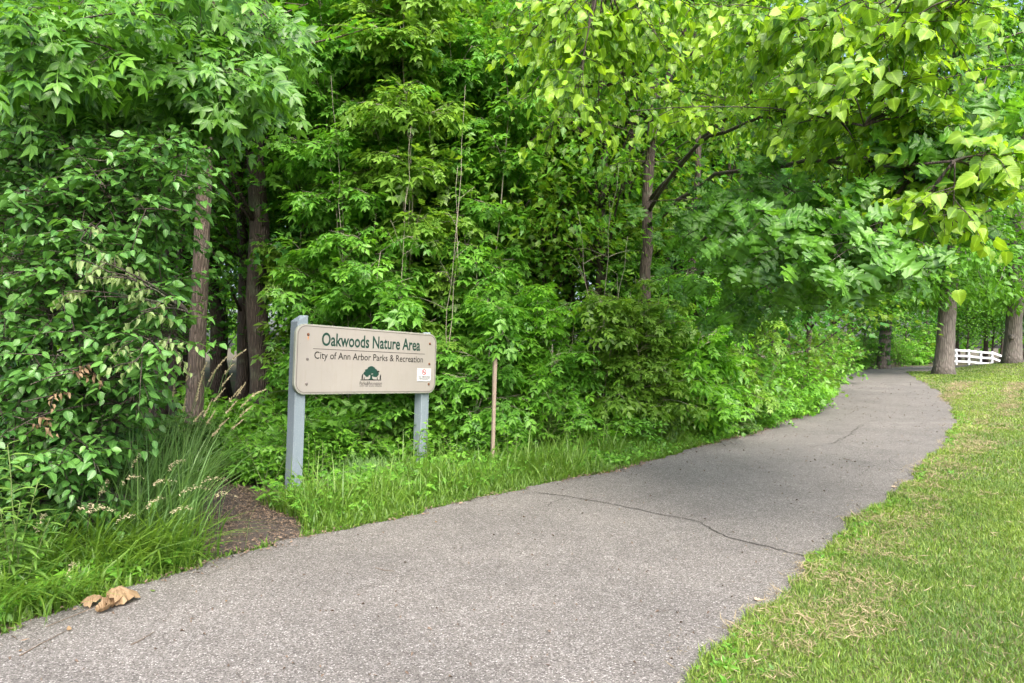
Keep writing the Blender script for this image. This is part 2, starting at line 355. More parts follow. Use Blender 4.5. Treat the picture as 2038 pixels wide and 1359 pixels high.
class Plant:
    def __init__(self, name, base, bark='twig'):
        self.name, self.base, self.bark = name, np.asarray(base, float), bark
        self.wood = []; self.layers = {}
    def tube(self, pts, r0, r1=None, sides=5, seed=0, rough=0.0):
        r1 = r0 if r1 is None else r1
        rad = np.linspace(r0, r1, len(pts)) if np.isscalar(r0) else r0
        self.wood.append(tube(pts, rad, sides, seed, rough))
    def branch(self, a, b, r0, r1, arch=0.1, wob=0.04, n=7, sides=5):
        a, b = np.asarray(a, float), np.asarray(b, float); t = np.linspace(0, 1, n)[:, None]; L = np.linalg.norm(b - a)
        pts = a + (b - a) * t; pts[:, 2] += arch * L * (4 * t * (1 - t))[:, 0]
        off = np.cumsum(R.normal(0, wob * L / n, (n, 3)), 0); off -= t * off[-1]; pts += off
        pts[0] = a; self.tube(pts, r0, r1, sides); return pts
    def add(self, layer, shape, pos, along, normal, size, tint):
        self.layers.setdefault((layer, shape), []).append((pos, along, normal, size, np.clip(tint, 0, 1)))
    def twigs(self, layer, shape, St, D, Ls, k, size, sag=0.25, lean=0.55, droop=0.3, flat=0.35, tint=0.4, tsd=0.2,
              rad=0.004, opp=False, young=0.2, petiole=0.15, t0=0.2, face=(0.0, 0.0, 1.0), jit=.28):
        St, D, Ls = np.asarray(St, float), nrm(np.asarray(D, float)), np.asarray(Ls, float); N = len(St)
        t = np.linspace(t0, 1, k)
        def curve(tt):
            p = St[:, None] + D[:, None] * (Ls[:, None] * tt[None])[..., None]
            p[..., 2] -= sag * Ls[:, None] * tt[None] ** 2; return p
        pts = curve(t); tan = np.repeat(D[:, None], k, 1).copy(); tan[..., 2] -= 2 * sag * t[None]; tan = nrm(tan)
        side = nrm(np.cross(tan, np.array([0, 0, 1.0])) + 1e-6)
        sets = (1, -1) if opp else (0,)
        for sg in sets:
            s = (np.where(np.arange(k) % 2 == 0, 1.0, -1.0) if sg == 0 else np.full(k, float(sg)))
            s = s * np.where(np.arange(k) == k - 1, 0.15, 1.0)
            al = tan * lean + side * s[None, :, None] + R.normal(0, jit, (N, k, 3)); al[..., 2] -= droop
            no = np.array(face) + R.normal(0, flat, (N, k, 3))
            sz = size * (1 + R.normal(0, .18, (N, k))).clip(.5, 1.5) * (1 - 0.25 * (np.arange(k) == k - 1))
            ti = tint + R.normal(0, tsd, (N, k)) + young * (np.arange(k) / k)[None] + R.normal(0, tsd * .7, (N, 1))
            po = pts + nrm(al) * petiole * sz[..., None]
            f = lambda a: a.reshape(N * k, -1) if a.ndim == 3 else a.ravel()
            self.add(layer, shape, f(po), f(al), f(no), f(sz), f(ti))
        if rad:                                                # thin three-sided twig, three rings
            tt = np.array([0, .5, 1.0]); c = curve(tt); u = nrm(np.cross(D, np.array([.2, .3, .9]))); v = np.cross(D, u)
            rr = rad * np.array([1, .75, .35]); V = []
            for a in (0, 2.094, 4.189):
                V.append(c + rr[None, :, None] * (math.cos(a) * u + math.sin(a) * v)[:, None])
            V = np.stack(V, 2).reshape(-1, 3); T = []
            for i in range(2):
                for j in range(3):
                    p, q = i * 3 + j, i * 3 + (j + 1) % 3; T += [(p, q, q + 3), (p, q + 3, p + 3)]
            T = (np.array(T)[None] + (np.arange(N) * 9)[:, None, None]).reshape(-1, 3)
            self.wood.append((V, T))
    def twigs_on(self, pts, n, lr, up=0.2, fwd=0.5, t0=0.25, leaf_t0=0.2, **kw):
        """side twigs along the outer part of a branch"""
        pts = np.asarray(pts); m = len(pts) - 1
        t = R.uniform(t0, 1, n) * m; i = np.minimum(t.astype(int), m - 1); f = (t - i)[:, None]
        St = pts[i] * (1 - f) + pts[i + 1] * f; tg = nrm(pts[i + 1] - pts[i])
        rd = R.normal(0, 1, (n, 3)); rd[:, 2] *= 0.5; rd = nrm(rd)
        D = tg * fwd + rd + np.array([0, 0, up])
        self.twigs(St=St, D=D, Ls=R.uniform(*lr, n), t0=leaf_t0, **kw)
    def finish(self, label, cat, group=None, parts=0, wood_name='trunk', cam_pick=True, mats=None, crown='crown'):
        """mats: layer -> (material key, part name)"""
        root = empty(self.name, self.base); tag(root, label, cat, group)
        if self.wood:
            V, T = join(self.wood)
            link(wood_name, mesh_np(wood_name, V - self.base, T, M[self.bark], smooth=True), root)
        first = True
        for (layer, shape), lst in self.layers.items():
            pos, al, no, sz, ti = (np.concatenate([l[i] for l in lst]) for i in range(5))
            mk, pn = (mats or {}).get(layer, (layer, crown))
            if parts and first:
                if cam_pick:
                    d = np.maximum(pos[:, 1], .5); px = 1019 + pos[:, 0] / d * F; py = 690 - (pos[:, 2] - EYE) / d * F
                    vis = (px > -20) & (px < 2058) & (py > -20) & (py < 1370)
                    score = sz / d * np.where(vis, 1, .01) * R.uniform(.7, 1.3, len(d))
                else:
                    c = pos.mean(0); score = sz * R.uniform(.6, 1.4, len(sz)) * np.linalg.norm(pos - c, axis=1)
                order = np.argsort(-score); pick, rest = order[:parts], order[parts:]
                Fm = frames(al[pick], no[pick])
                for j, i in enumerate(pick):
                    me = single_leaf(shape, int(R.integers(0, len(S[shape]))), int(min(4, ti[i] * 5)), mk)
                    o = bpy.data.objects.new('leaf', me); COL.objects.link(o); o.parent = root
                    mt = np.eye(4); mt[:3, :3] = Fm[j] * sz[i]; mt[:3, 3] = pos[i] - self.base
                    o.matrix_local = Matrix(mt.tolist())
                pos, al, no, sz, ti = pos[rest], al[rest], no[rest], sz[rest], ti[rest]
            first = False
            if len(pos):
                V, T, tt, rb = leaf_mesh_arrays(S[shape], pos - self.base, al, no, sz, ti)
                o = link(pn, mesh_np(pn, V, T, M[mk], tt, rb), root); o['kind'] = 'stuff'
        return root
def copy_thing(root, loc, rz=0.0, sc=1.0, label=None, group=None, cat=None, tilt=(0, 0), mat=None):
    r = root.copy(); COL.objects.link(r)
    r.location = tuple(float(x) for x in loc); r.rotation_euler = (tilt[0], tilt[1], rz)
    r.scale = (sc, sc, sc) if np.isscalar(sc) else sc
    for ch in list(root.children):
        c = ch.copy(); COL.objects.link(c); c.parent = r; c.matrix_parent_inverse = ch.matrix_parent_inverse.copy()
        if mat and c.name.split('.')[0] in ('crown', 'foliage', 'leaf'):
            c.material_slots[0].link = 'OBJECT'; c.material_slots[0].material = M[mat]
    tag(r, label, cat, group); return r

# ------------------------------------------------------------------ ground, path, lawn
LE = np.array([P(*p)[:2] for p in [(0, 1262), (130, 1222), (290, 1170), (430, 1112), (600, 1070), (760, 1037), (900, 1006), (1080, 966), (1200, 941), (1340, 905), (1500, 861), (1600, 826), (1650, 793), (1667, 766), (1675, 746)]] + [(19.5, 38.0), (24.0, 42.0), (32.0, 45.2), (60, 46)])
RE = np.array([P(*p)[:2] for p in [(1385, 1359), (1470, 1270), (1545, 1192), (1640, 1110), (1740, 1022), (1830, 945), (1880, 890), (1906, 850), (1901, 816), (1872, 780), (1834, 758), (1816, 748)]] + [(18.6, 33.0), (21.5, 33.9), (60, 34.6)])
LE = LE[np.argsort(LE[:, 1])]; RE = RE[np.argsort(RE[:, 1])]
def edge_noise(Y, s):
    return 0.035 * np.sin(Y * 5.1 + s) + 0.03 * np.sin(Y * 11.7 + 2 * s) + 0.02 * np.sin(Y * 23.3 + s) + 0.05 * np.sin(Y * 1.9 + 3 * s)
def XL(Y):
    Y = np.asarray(Y, float); x = np.interp(Y, LE[:, 1], LE[:, 0])
    x = np.where(Y < LE[0, 1], LE[0, 0] + (Y - LE[0, 1]) * 0.62, x); return x + edge_noise(Y, 1.0)
def XR(Y):
    Y = np.asarray(Y, float); x = np.interp(Y, RE[:, 1], RE[:, 0])
    x = np.where(Y < RE[0, 1], RE[0, 0] + (Y - RE[0, 1]) * 0.72, x); return x + edge_noise(Y, 4.0)
def sheet(name, xs, ys, lift, mat, bumpiness=0.0, kind='structure'):
    """xs: rows x cols of X for each row Y"""
    r, c = xs.shape; Y = np.repeat(ys[:, None], c, 1)
    Z = g(xs, Y) + lift
    if bumpiness: Z = Z + bumpiness * (np.sin(xs * 2.3 + Y * 1.1) * np.sin(Y * 1.7 - xs * .6) + .5 * np.sin(xs * 5.3) * np.sin(Y * 4.7))
    V = np.stack([xs, Y, Z], -1).reshape(-1, 3)
    i = (np.arange(r - 1)[:, None] * c + np.arange(c - 1)[None]).ravel()
    T = np.vstack([np.stack([i, i + 1, i + 1 + c], 1), np.stack([i, i + 1 + c, i + c], 1)])
    o = link(name, mesh_np(name, V, T, mat, smooth=True)); o['kind'] = kind; return o
gy = np.concatenate([np.linspace(-300, -20, 15), np.linspace(-15, 60, 151), np.linspace(70, 500, 20)])
gx = np.concatenate([np.linspace(-300, -40, 12), np.linspace(-38, 60, 140), np.linspace(70, 400, 14)])
sheet('ground', np.repeat(gx[None], len(gy), 0), gy, -0.012, M['ground'])
py_ = np.concatenate([np.linspace(-12, 3, 60), np.linspace(3.05, 20, 340), np.linspace(20.1, 46, 200)])
u = np.linspace(0, 1, 40)
path = sheet('path', XL(py_)[:, None] + (XR(py_) - XL(py_))[:, None] * u[None], py_, 0.012, M['asphalt'])
ly = np.concatenate([np.linspace(-60, 2, 60), np.linspace(2.1, 34.6, 330)])
ul = np.concatenate([np.linspace(0, .3, 40), np.linspace(.32, 1, 20)])
xr = XR(ly) - 0.03
sheet('lawn', xr[:, None] + np.maximum(90 - xr, .5)[:, None] * ul[None] ** 2, ly, 0.022, M['turf'])

def flat_strip(name, pts, w, lift, mat, parent=None, jag=0.6):
    pts = np.asarray(pts, float); n = len(pts)
    t = nrm(np.gradient(pts[:, :2], axis=0)); p = np.stack([-t[:, 1], t[:, 0]], 1)
    ww = w * (1 + jag * R.uniform(-1, 1, n)); ww[0] = ww[-1] = w * .15
    a = pts[:, :2] + p * ww[:, None] / 2; b = pts[:, :2] - p * ww[:, None] / 2
    A = np.column_stack([a, g(a[:, 0], a[:, 1]) + lift]); B = np.column_stack([b, g(b[:, 0], b[:, 1]) + lift])
    V = np.vstack([A, B]); i = np.arange(n - 1)
    T = np.vstack([np.stack([i, i + n, i + 1], 1), np.stack([i + 1, i + n, i + n + 1], 1)])
    return link(name, mesh_np(name, V, T, mat), parent)
def crack_line(pix, w, jit, step=0.05):
    q = np.array([P(*p)[:2] for p in pix]); d = np.concatenate([[0], np.cumsum(np.linalg.norm(np.diff(q, axis=0), axis=1))])
    s = np.arange(0, d[-1], step); pts = np.stack([np.interp(s, d, q[:, 0]), np.interp(s, d, q[:, 1])], 1)
    pts += R.normal(0, jit, pts.shape); flat_strip('crack', pts, w, 0.0165, M['crack'], path)
crack_line([(1060, 982), (1130, 990), (1230, 1008), (1310, 1026), (1360, 1035), (1395, 1042), (1420, 1060), (1450, 1073), (1500, 1085), (1560, 1100), (1610, 1112), (1640, 1120)], 0.013, 0.008)
crack_line([(1395, 1042), (1430, 1035), (1470, 1038), (1500, 1030)], 0.004, 0.008)
crack_line([(700, 1180), (760, 1165), (800, 1150), (870, 1148)], 0.004, 0.008)
crack_line([(1790, 905), (1760, 925), (1735, 930), (1700, 955)], 0.005, 0.012)
crack_line([(1125, 992), (1100, 1003), (1085, 1012)], 0.006, 0.006)
crack_line([(1640, 886), (1665, 882), (1680, 872), (1690, 868), (1700, 858), (1712, 850), (1716, 846)], 0.016, 0.03)
crack_line([(1600, 893), (1625, 889), (1645, 887)], 0.010, 0.010)
crack_line([(1716, 846), (1740, 838), (1760, 836)], 0.008, 0.014)

# trodden earth beside the sign
dp = np.array([P(*p) for p in [(400, 1112), (450, 1103), (530, 1088), (606, 1068), (600, 1045), (560, 1022), (525, 1010), (500, 990), (470, 968), (430, 962), (405, 985), (400, 1020), (382, 1060), (372, 1100)]])
def smooth_loop(q, k=4):
    for _ in range(2): q = np.stack([.75 * q + .25 * np.roll(q, -1, 0), .25 * q + .75 * np.roll(q, -1, 0)], 1).reshape(-1, q.shape[1])
    return q
dl = smooth_loop(dp[:, :2]); dl += R.normal(0, .012, dl.shape); dc = dl.mean(0)
Vd, Td, n_ = [], [], len(dl)
for k, s in enumerate((1.0, .66, .33)):
    q = dc + (dl - dc) * s; Vd += [(x, y, 0.003 + (0.0 if k == 0 else .012) + .008 * math.sin(9 * x) * math.sin(11 * y)) for x, y in q]
Vd.append((*dc, .012))
for k in range(2):
    for i in range(n_):
        a, b = k * n_ + i, k * n_ + (i + 1) % n_; Td += [(a, b, b + n_), (a, b + n_, a + n_)]
for i in range(n_): Td.append((2 * n_ + i, 2 * n_ + (i + 1) % n_, 3 * n_))
tag(link('dirt_patch', mesh_np('dirt_patch', np.array(Vd), np.array(Td), M['dirt'], smooth=True)), kind='structure')
def inside(poly, x, y):
    x, y = np.asarray(x), np.asarray(y); c = np.zeros(x.shape, bool); j = len(poly) - 1
    for i in range(len(poly)):
        xi, yi = poly[i]; xj, yj = poly[j]
        c ^= ((yi > y) != (yj > y)) & (x < (xj - xi) * (y - yi) / (yj - yi + 1e-12) + xi); j = i
    return c

# ------------------------------------------------------------------ grasses and ground cover
def blades(base, h, w, az, bend, seg=2):
    """tapering curved blades: base n x 3, height, width, azimuth of lean, bend 0..1"""
    n = len(base); t = np.linspace(0, 1, seg + 1); d = np.stack([np.cos(az), np.sin(az), np.zeros(n)], 1)
    fa = az + math.pi / 2 + R.normal(0, .6, n); s = np.stack([np.cos(fa), np.sin(fa), np.zeros(n)], 1); V = []
    for k, tt in enumerate(t):
        c = base + d * (h * bend * tt ** 2)[:, None]; c = c + np.array([0, 0, 1.0]) * (h * (tt - 0.45 * bend * tt ** 2))[:, None]
        if k < seg:
            hw = (w * (1 - .55 * tt ** 1.5) / 2)[:, None]; V += [c - s * hw, c + s * hw]
        else: V.append(c)
    V = np.stack(V, 1); nv = V.shape[1]; T = []
    for k in range(seg - 1): T += [(2 * k, 2 * k + 1, 2 * k + 3), (2 * k, 2 * k + 3, 2 * k + 2)]
    T.append((2 * seg - 2, 2 * seg - 1, 2 * seg)); T = np.array(T)
    T = (T[None] + (np.arange(n) * nv)[:, None, None]).reshape(-1, 3)
    return V.reshape(-1, 3), T, nv
def blade_obj(name, base, h, w, az, bend, tint, mat, seg=2, parent=None, off=(0, 0, 0)):
    V, T, nv = blades(base, h, w, az, bend, seg)
    ti = np.repeat(np.clip(tint, 0, 1), nv); V = V - np.asarray(off)
    return link(name, mesh_np(name, V, T, M[mat], ti, np.zeros(len(V))), parent)
def in_view(x, y, m=60):
    px = 1019 + x / np.maximum(y, .3) * F; return (y > 2.6) & (px > -m) & (px < 2038 + m)
def fnoise(x, y, s, seed):
    a = np.random.default_rng(seed).uniform(0, 6.28, 8)
    return (np.sin(x * s + a[0] + 1.3 * np.sin(y * s * .7 + a[1])) + np.sin(y * s * 1.1 + a[2] + 1.3 * np.sin(x * s * .9 + a[3])) + .7 * np.sin((x + y) * s * 1.9 + a[4])) / 2.7

# lawn: mown grass, denser close to the camera
def lawn_points(y0, y1, dens):
    n = int((y1 - y0) * 26 * dens); y = R.uniform(y0, y1, n); x = XR(y) + R.uniform(-.06, 26, n) ** 1.0
    k = in_view(x, y); return x[k], y[k]
LB, LH, LW, LT = [], [], [], []
for y0, y1, dens, h, w in ((2.6, 5, 14000, .046, .0046), (5, 8, 7000, .05, .0060), (8, 13, 2200, .05, .010), (13, 20, 800, .055, .017), (20, 34, 260, .06, .03)):
    x, y = lawn_points(y0, y1, dens); n = len(x)
    pt = fnoise(x, y, 1.4, 3) * .5 + fnoise(x, y, 4.5, 4) * .4
    keep = R.uniform(0, 1, n) > np.clip(.25 + .5 * -pt, .03, .6); x, y, pt = x[keep], y[keep], pt[keep]; n = len(x)
    LB.append(np.stack([x, y, g(x, y) + .018], 1)); LH.append(h * R.uniform(.5, 1.35, n)); LW.append(w * R.uniform(.6, 1.4, n)); LT.append(.40 + .12 * np.tanh(4 * np.sin((x - .78 * y) * 2.1)) + .42 * pt + R.normal(0, .28, n))
LB, LH, LW, LT = map(np.concatenate, (LB, LH, LW, LT)); n = len(LB)
tag(blade_obj('lawn_grass', LB, LH, LW, R.uniform(0, 6.28, n), R.uniform(.2, 1.0, n), LT, 'lawn'), 'mown green lawn grass right of the path', 'grass', kind='stuff')
print('lawn blades', n)
# dry clippings lying on the lawn
n = 700000; y = 2.6 + 22 * R.uniform(0, 1, n) ** 1.7; x = XR(y) + R.uniform(-.12, 15, n)
cl = fnoise(x, y, 2.6, 8) * .6 + fnoise(x, y, 7.0, 9) * .6 + .45 * np.sin((x - .78 * y) * 3.4)
k = in_view(x, y) & ((cl > .42 + R.normal(0, .13, n)) | (R.uniform(0, 1, n) < .035)); x, y = x[k], y[k]
ye = 2.8 + 14 * R.uniform(0, 1, 2600) ** 1.5; xe = XR(ye) - np.abs(R.normal(0, .22, 2600)); ke = in_view(xe, ye) & (fnoise(xe, ye, 2.2, 61) > .15); nl = len(x)
x = np.concatenate([x, xe[ke]]); y = np.concatenate([y, ye[ke]]); n = len(x); low = np.arange(n) >= nl
al = R.normal(0, 1, (n, 3)); al[:, 2] *= np.where(low, .05, .25); no = np.array([0, 0, 1.]) + R.normal(0, .5, (n, 3))
S['clip'] = [leaf_shape([(0, 0), (.5, .035), (1, 0)], 0, d) for d in (.3, .8, -.4)]
V, T, ti, rb = leaf_mesh_arrays(S['clip'], np.stack([x, y, g(x, y) + np.where(low, .017, R.uniform(.035, .062, n))], 1), al, no, R.uniform(.02, .06, n) * (1 + y / 14) * np.where(low, .6, 1), R.uniform(0, 1, n))
tag(link('grass_clippings', mesh_np('grass_clippings', V, T, M['straw'], ti, rb)), 'dry straw coloured clippings strewn over the lawn', 'clippings', kind='stuff')
# broad leaved weeds along the lawn edge
n = 520; y = R.uniform(2.7, 16, n); x = XR(y) + np.abs(R.normal(0, .16, n)) - .02
k = in_view(x, y) & (fnoise(x, y, 3.0, 21) > -.1); x, y = x[k], y[k]
cx = np.repeat(x, 5) + R.normal(0, .01, 5 * len(x)); cyy = np.repeat(y, 5) + R.normal(0, .01, 5 * len(x)); n = len(cx)
al = R.normal(0, 1, (n, 3)); al[:, 2] = R.uniform(.1, .9, n)
V, T, ti, rb = leaf_mesh_arrays(S['ovate_lo'], np.stack([cx, cyy, g(cx, cyy) + .03], 1), al, np.array([0, 0, 1.]) + R.normal(0, .3, (n, 3)), R.uniform(.025, .055, n), R.normal(.35, .2, n).clip(0, 1))
tag(link('edge_weeds', mesh_np('edge_weeds', V, T, M['vine'], ti, rb)), 'low broad leaved weeds along the lawn edge of the path', 'weeds', kind='stuff')

# verge grass between path and woods
def verge_points(n, y0, y1, o0, o1, pw=1.6):
    y = R.uniform(y0, y1, n); x = XL(y) - o0 - (o1 - o0) * R.uniform(0, 1, n) ** pw
    k = in_view(x, y) & ~inside(dl, x, y); return x[k], y[k]
vb = []
for n, y0, y1, o1, h, w in ((9500, 5.7, 8.2, 1.9, .22, .010), (9000, 8.2, 11, 1.3, .25, .012), (8000, 11, 17, 1.0, .2, .013), (5000, 17, 34, 1.4, .3, .025), (2600, 3.0, 5.5, 1.0, .20, .012)):
    x, y = verge_points(n, y0, y1, -.03, o1); d = XL(y) - x; m = len(x)
    cl = fnoise(x, y, 3.2, 31)
    hh = h * (.45 + .9 * np.clip(d / .6, 0, 1)) * (1 + .45 * cl) * R.uniform(.35, 1.0, m) ** 1.0 * np.where(R.uniform(0, 1, m) < .12, 1.9, 1.15)
    vb.append((np.stack([x, y, g(x, y) - .01], 1), hh, w * R.uniform(.6, 1.5, m), R.normal(.45, .2, m) + .15 * cl))
B, H, Wd, Tn = (np.concatenate([v[i] for v in vb]) for i in range(4)); n = len(B)
tag(blade_obj('verge_grass', B, H, Wd, R.uniform(0, 6.28, n), R.uniform(.2, .95, n), Tn, 'grass', seg=3), 'fresh green grass on the verge below the sign', 'grass', kind='stuff')
# creeping ground cover of round leaves on the verge
pts = []
for n, y0, y1, o0, o1 in ((9000, 9.0, 17, .02, 1.3), (3500, 17, 33, .05, 1.8), (3200, 5.8, 9, .35, 2.2), (2200, 3.4, 5.4, .1, 1.2)):
    x, y = verge_points(n, y0, y1, o0, o1, 1.0); d = XL(y) - x
    pts.append(np.stack([x, y, g(x, y) + R.uniform(.01, .10, len(x)) + .16 * np.clip(d, 0, 1) * R.uniform(0, 1, len(x))], 1))
pos = np.vstack(pts); n = len(pos); al = R.normal(0, 1, (n, 3)); al[:, 2] *= .3; al[:, 1] -= .4
V, T, ti, rb = leaf_mesh_arrays(S['ovate_lo'], pos, al, np.array([.1, -.35, 1.]) + R.normal(0, .35, (n, 3)), R.uniform(.035, .085, n) * (1 + .02 * pos[:, 1]), R.normal(.4, .25, n).clip(0, 1))
tag(link('ground_cover', mesh_np('ground_cover', V, T, M['vine'], ti, rb)), 'creeping leafy ground cover along the woodland edge', 'ground cover', kind='stuff')
# brown litter along the path edge, on the earth patch and under the trees
y = np.concatenate([R.uniform(3.2, 22, 4600), R.uniform(8, 22, 4500)]); x = XL(y) + R.normal(.03, .09, len(y)) - .02
m = R.uniform(0, 1, len(x)) < np.clip(.5 + .7 * fnoise(x, y, 2.0, 41), 0.05, 1); x, y = x[m], y[m]
w_ = R.uniform(0, 1, 5200); i_ = R.integers(0, len(dl), 5200); q = dc + (dl[i_] - dc) * np.sqrt(w_)[:, None]
fx = R.uniform(-7, 8, 5200); fy = R.uniform(7, 18, 5200); kk = fx < XL(fy) - 1.0; fx, fy = fx[kk], fy[kk]
X = np.concatenate([x, q[:, 0], fx]); Y = np.concatenate([y, q[:, 1], fy]); n = len(X)
szl = np.concatenate([R.uniform(.012, .05, len(x)), R.uniform(.008, .032, len(q)), R.uniform(.05, .12, len(fx))])
al = R.normal(0, 1, (n, 3)); al[:, 2] *= .15
V, T, ti, rb = leaf_mesh_arrays(S['chip'], np.stack([X, Y, g(X, Y) + .022 + R.uniform(0, .01, n)], 1), al, np.array([0, 0, 1.]) + R.normal(0, .4, (n, 3)), szl, R.uniform(0, 1, n))
tag(link('leaf_litter', mesh_np('leaf_litter', V, T, M['litter'], ti, rb)), 'scattered brown leaf litter along the path edge and under the trees', 'leaf litter', kind='stuff')
# small crumbs on the asphalt
n = 1100; y = 3 + 22 * R.uniform(0, 1, n) ** 1.5; x = XL(y) + (XR(y) - XL(y)) * R.uniform(.02, .98, n)
al = R.normal(0, 1, (n, 3)); al[:, 2] *= .1
V, T, ti, rb = leaf_mesh_arrays(S['dead'], np.stack([x, y, g(x, y) + .018], 1), al, np.array([0, 0, 1.]) + R.normal(0, .2, (n, 3)), R.uniform(.005, .024, n) * (1 + y / 25), R.uniform(0, .5, n))
tag(link('path_crumbs', mesh_np('path_crumbs', V, T, M['litter'], ti, rb)), 'small dark bits of leaf and bark scattered on the asphalt', 'debris', kind='stuff')

# ------------------------------------------------------------------ park sign
def rounded_rect(w, h, r, n=8):
    p = []
    for cx, cz, a0 in ((w - r, h - r, 0), (r, h - r, 90), (r, r, 180), (w - r, r, 270)):
        for k in range(n + 1):
            a = math.radians(a0 + 90 * k / n); p.append((cx + r * math.cos(a), cz + r * math.sin(a)))
    return np.array(p)
def slab(poly, y0, y1, bev=0.0):
    """extrude an x-z polygon from front y0 to back y1, front edge bevelled"""
    c = poly.mean(0); n = len(poly); rings = []
    if bev:
        d = nrm(poly - c); rings.append((poly - d * bev, y0)); rings.append((poly, y0 + bev))
    else: rings.append((poly, y0))
    rings.append((poly, y1)); V = []
    for q, y in rings: V += [(x, y, z) for x, z in q]
    V.append((c[0], y0, c[1])); V.append((c[0], y1, c[1])); T = []
    for k in range(len(rings) - 1):
        for i in range(n):
            a, b = k * n + i, k * n + (i + 1) % n; T += [(a, a + n, b + n), (a, b + n, b)]
    f, l = len(V) - 2, len(V) - 1; o = (len(rings) - 1) * n
    for i in range(n): T += [(f, i, (i + 1) % n), (l, o + (i + 1) % n, o + i)]
    return np.array(V), np.array(T)
def frame_ring(outer, inner, y0, y1):
    n = len(outer); V = [(x, y0, z) for x, z in outer] + [(x, y0, z) for x, z in inner] + [(x, y1, z) for x, z in outer] + [(x, y1, z) for x, z in inner]; T = []
    for i in range(n):
        j = (i + 1) % n
        T += [(i, n + j, n + i), (i, j, n + j), (i, 2 * n + i, j), (j, 2 * n + i, 2 * n + j), (n + i, n + j, 3 * n + i), (n + j, 3 * n + j, 3 * n + i)]
    return np.array(V), np.array(T)
def disc(cx, cz, r, y0, y1, n=16, dome=0.3):
    a = np.arange(n) * 2 * math.pi / n; p = np.stack([cx + r * np.cos(a), cz + r * np.sin(a)], 1)
    return slab(p, y0, y1, r * dome)

def mat_panel():
    m, nt, b = newmat('sign_panel_paint'); v = coords(nt)
    n1 = noise(nt, 3.0, 5, .6, v); n2 = noise(nt, 90, 3, .6, v)
    c = mixc(nt, n1, (0.290, 0.272, 0.250), (0.345, 0.325, 0.300))
    vo = nd(nt, 'ShaderNodeTexVoronoi'); vo.inputs['Scale'].default_value = 15
    nt.links.new(coords(nt, (1, 1, 1.7)), vo.inputs['Vector'])
    spot = ramp(nt, vo.outputs['Distance'], [(0.03, 1.0), (0.055, 0.0)])
    spr = nd(nt, 'ShaderNodeSeparateColor'); nt.links.new(vo.outputs['Color'], spr.inputs[0])
    spot = math_n(nt, 'MULTIPLY', spot, math_n(nt, 'GREATER_THAN', spr.outputs[0], .45))
    c = mixc(nt, math_n(nt, 'MULTIPLY', spot, .8), c, (0.10, 0.08, 0.06))
    c = mixc(nt, math_n(nt, 'MULTIPLY', ramp(nt, n2, [(.6, 0.0), (.75, 1.0)]), .12), c, (0.3, 0.24, 0.17))
    st = ramp(nt, noise(nt, 4.0, 5, .65, coords(nt, (6, 1, .7))), [(.52, 0.0), (.72, 1.0)])
    c = mixc(nt, math_n(nt, 'MULTIPLY', st, .22), c, (0.25, 0.21, 0.15))
    nt.links.new(c, b.inputs['Base Color']); b.inputs['Roughness'].default_value = .75; b.inputs['Specular IOR Level'].default_value = .2; return m
def mat_post():
    m, nt, b = newmat('post_paint'); v = coords(nt, (30, 30, 2.5)); n1 = noise(nt, 2.5, 6, .7, v)
    n2 = noise(nt, 60, 4, .7, coords(nt))
    c = mixc(nt, n1, (0.150, 0.195, 0.230), (0.245, 0.300, 0.340)); c = mixc(nt, math_n(nt, 'MULTIPLY', ramp(nt, n2, [(.55, 0.0), (.7, 1.0)]), .5), c, (0.38, 0.42, 0.45))
    nt.links.new(c, b.inputs['Base Color']); b.inputs['Roughness'].default_value = .75; bump(nt, b, n1, .5, .004); return m
M['panel'] = mat_panel(); M['post'] = mat_post()
M['sign_edge'] = plain_mat('sign_edge', (0.30, 0.32, 0.27), .5, .2, 30)
M['sign_line'] = plain_mat('sign_line', (0.055, 0.050, 0.045), .5, .15, 40)
M['sign_green'] = plain_mat('sign_green', (0.006, 0.042, 0.030), .5, .15, 40)
M['sign_black'] = plain_mat('sign_black', (0.014, 0.012, 0.011), .5, .15, 40)
M['rust'] = plain_mat('rusty_bolt', (0.14, 0.055, 0.025), .7, .5, 120, .4)
M['rust_stain'] = plain_mat('rust_stain', (0.50, 0.22, 0.09), .7, .3, 60)
M['bolt'] = plain_mat('weathered_bolt', (0.16, 0.14, 0.13), .5, .4, 120, .3)
M['plate_white'] = plain_mat('plate_white', (0.60, 0.61, 0.63), .5, .04, 20)
M['plate_red'] = plain_mat('plate_red', (0.52, 0.035, 0.045), .5, .1, 30)

SL, SR_ = W(577, 782, 7.55)[:2], W(861, 782, 9.25)[:2]
LEN = float(np.linalg.norm(SR_ - SL)); YAW = math.atan2(SR_[1] - SL[1], SR_[0] - SL[0]); HGT = 0.775
sgn = empty('park_sign', (SL[0], SL[1], 0.0)); sgn.rotation_mode = 'XYZ'
sgn.rotation_euler = (Matrix.Rotation(YAW, 3, 'Z') @ Matrix.Rotation(math.radians(2.5), 3, 'Y')).to_euler()
tag(sgn, 'beige park name board with rounded corners on two grey-blue posts at the woodland edge', 'sign')
ZB = 1.035                                                     # bottom of the panel above the base
pp = rounded_rect(LEN, HGT, .125); off = np.array([0, 0, ZB])
def sp(name, VT, mat, parent, smooth=False):
    V, T = VT; return link(name, mesh_np(name, V, T, M[mat], smooth=smooth), parent)
pan = empty('panel'); pan.parent = sgn; pan.location = (0, 0, ZB)
sp('backing', slab(pp, -.004, .034, .003), 'sign_edge', pan)
d_ = .010; inner = rounded_rect(LEN - 2 * d_, HGT - 2 * d_, .115) + d_
sp('face', slab(inner, -.0075, -.0035, .001), 'panel', pan)
d2, d3 = .021, .026
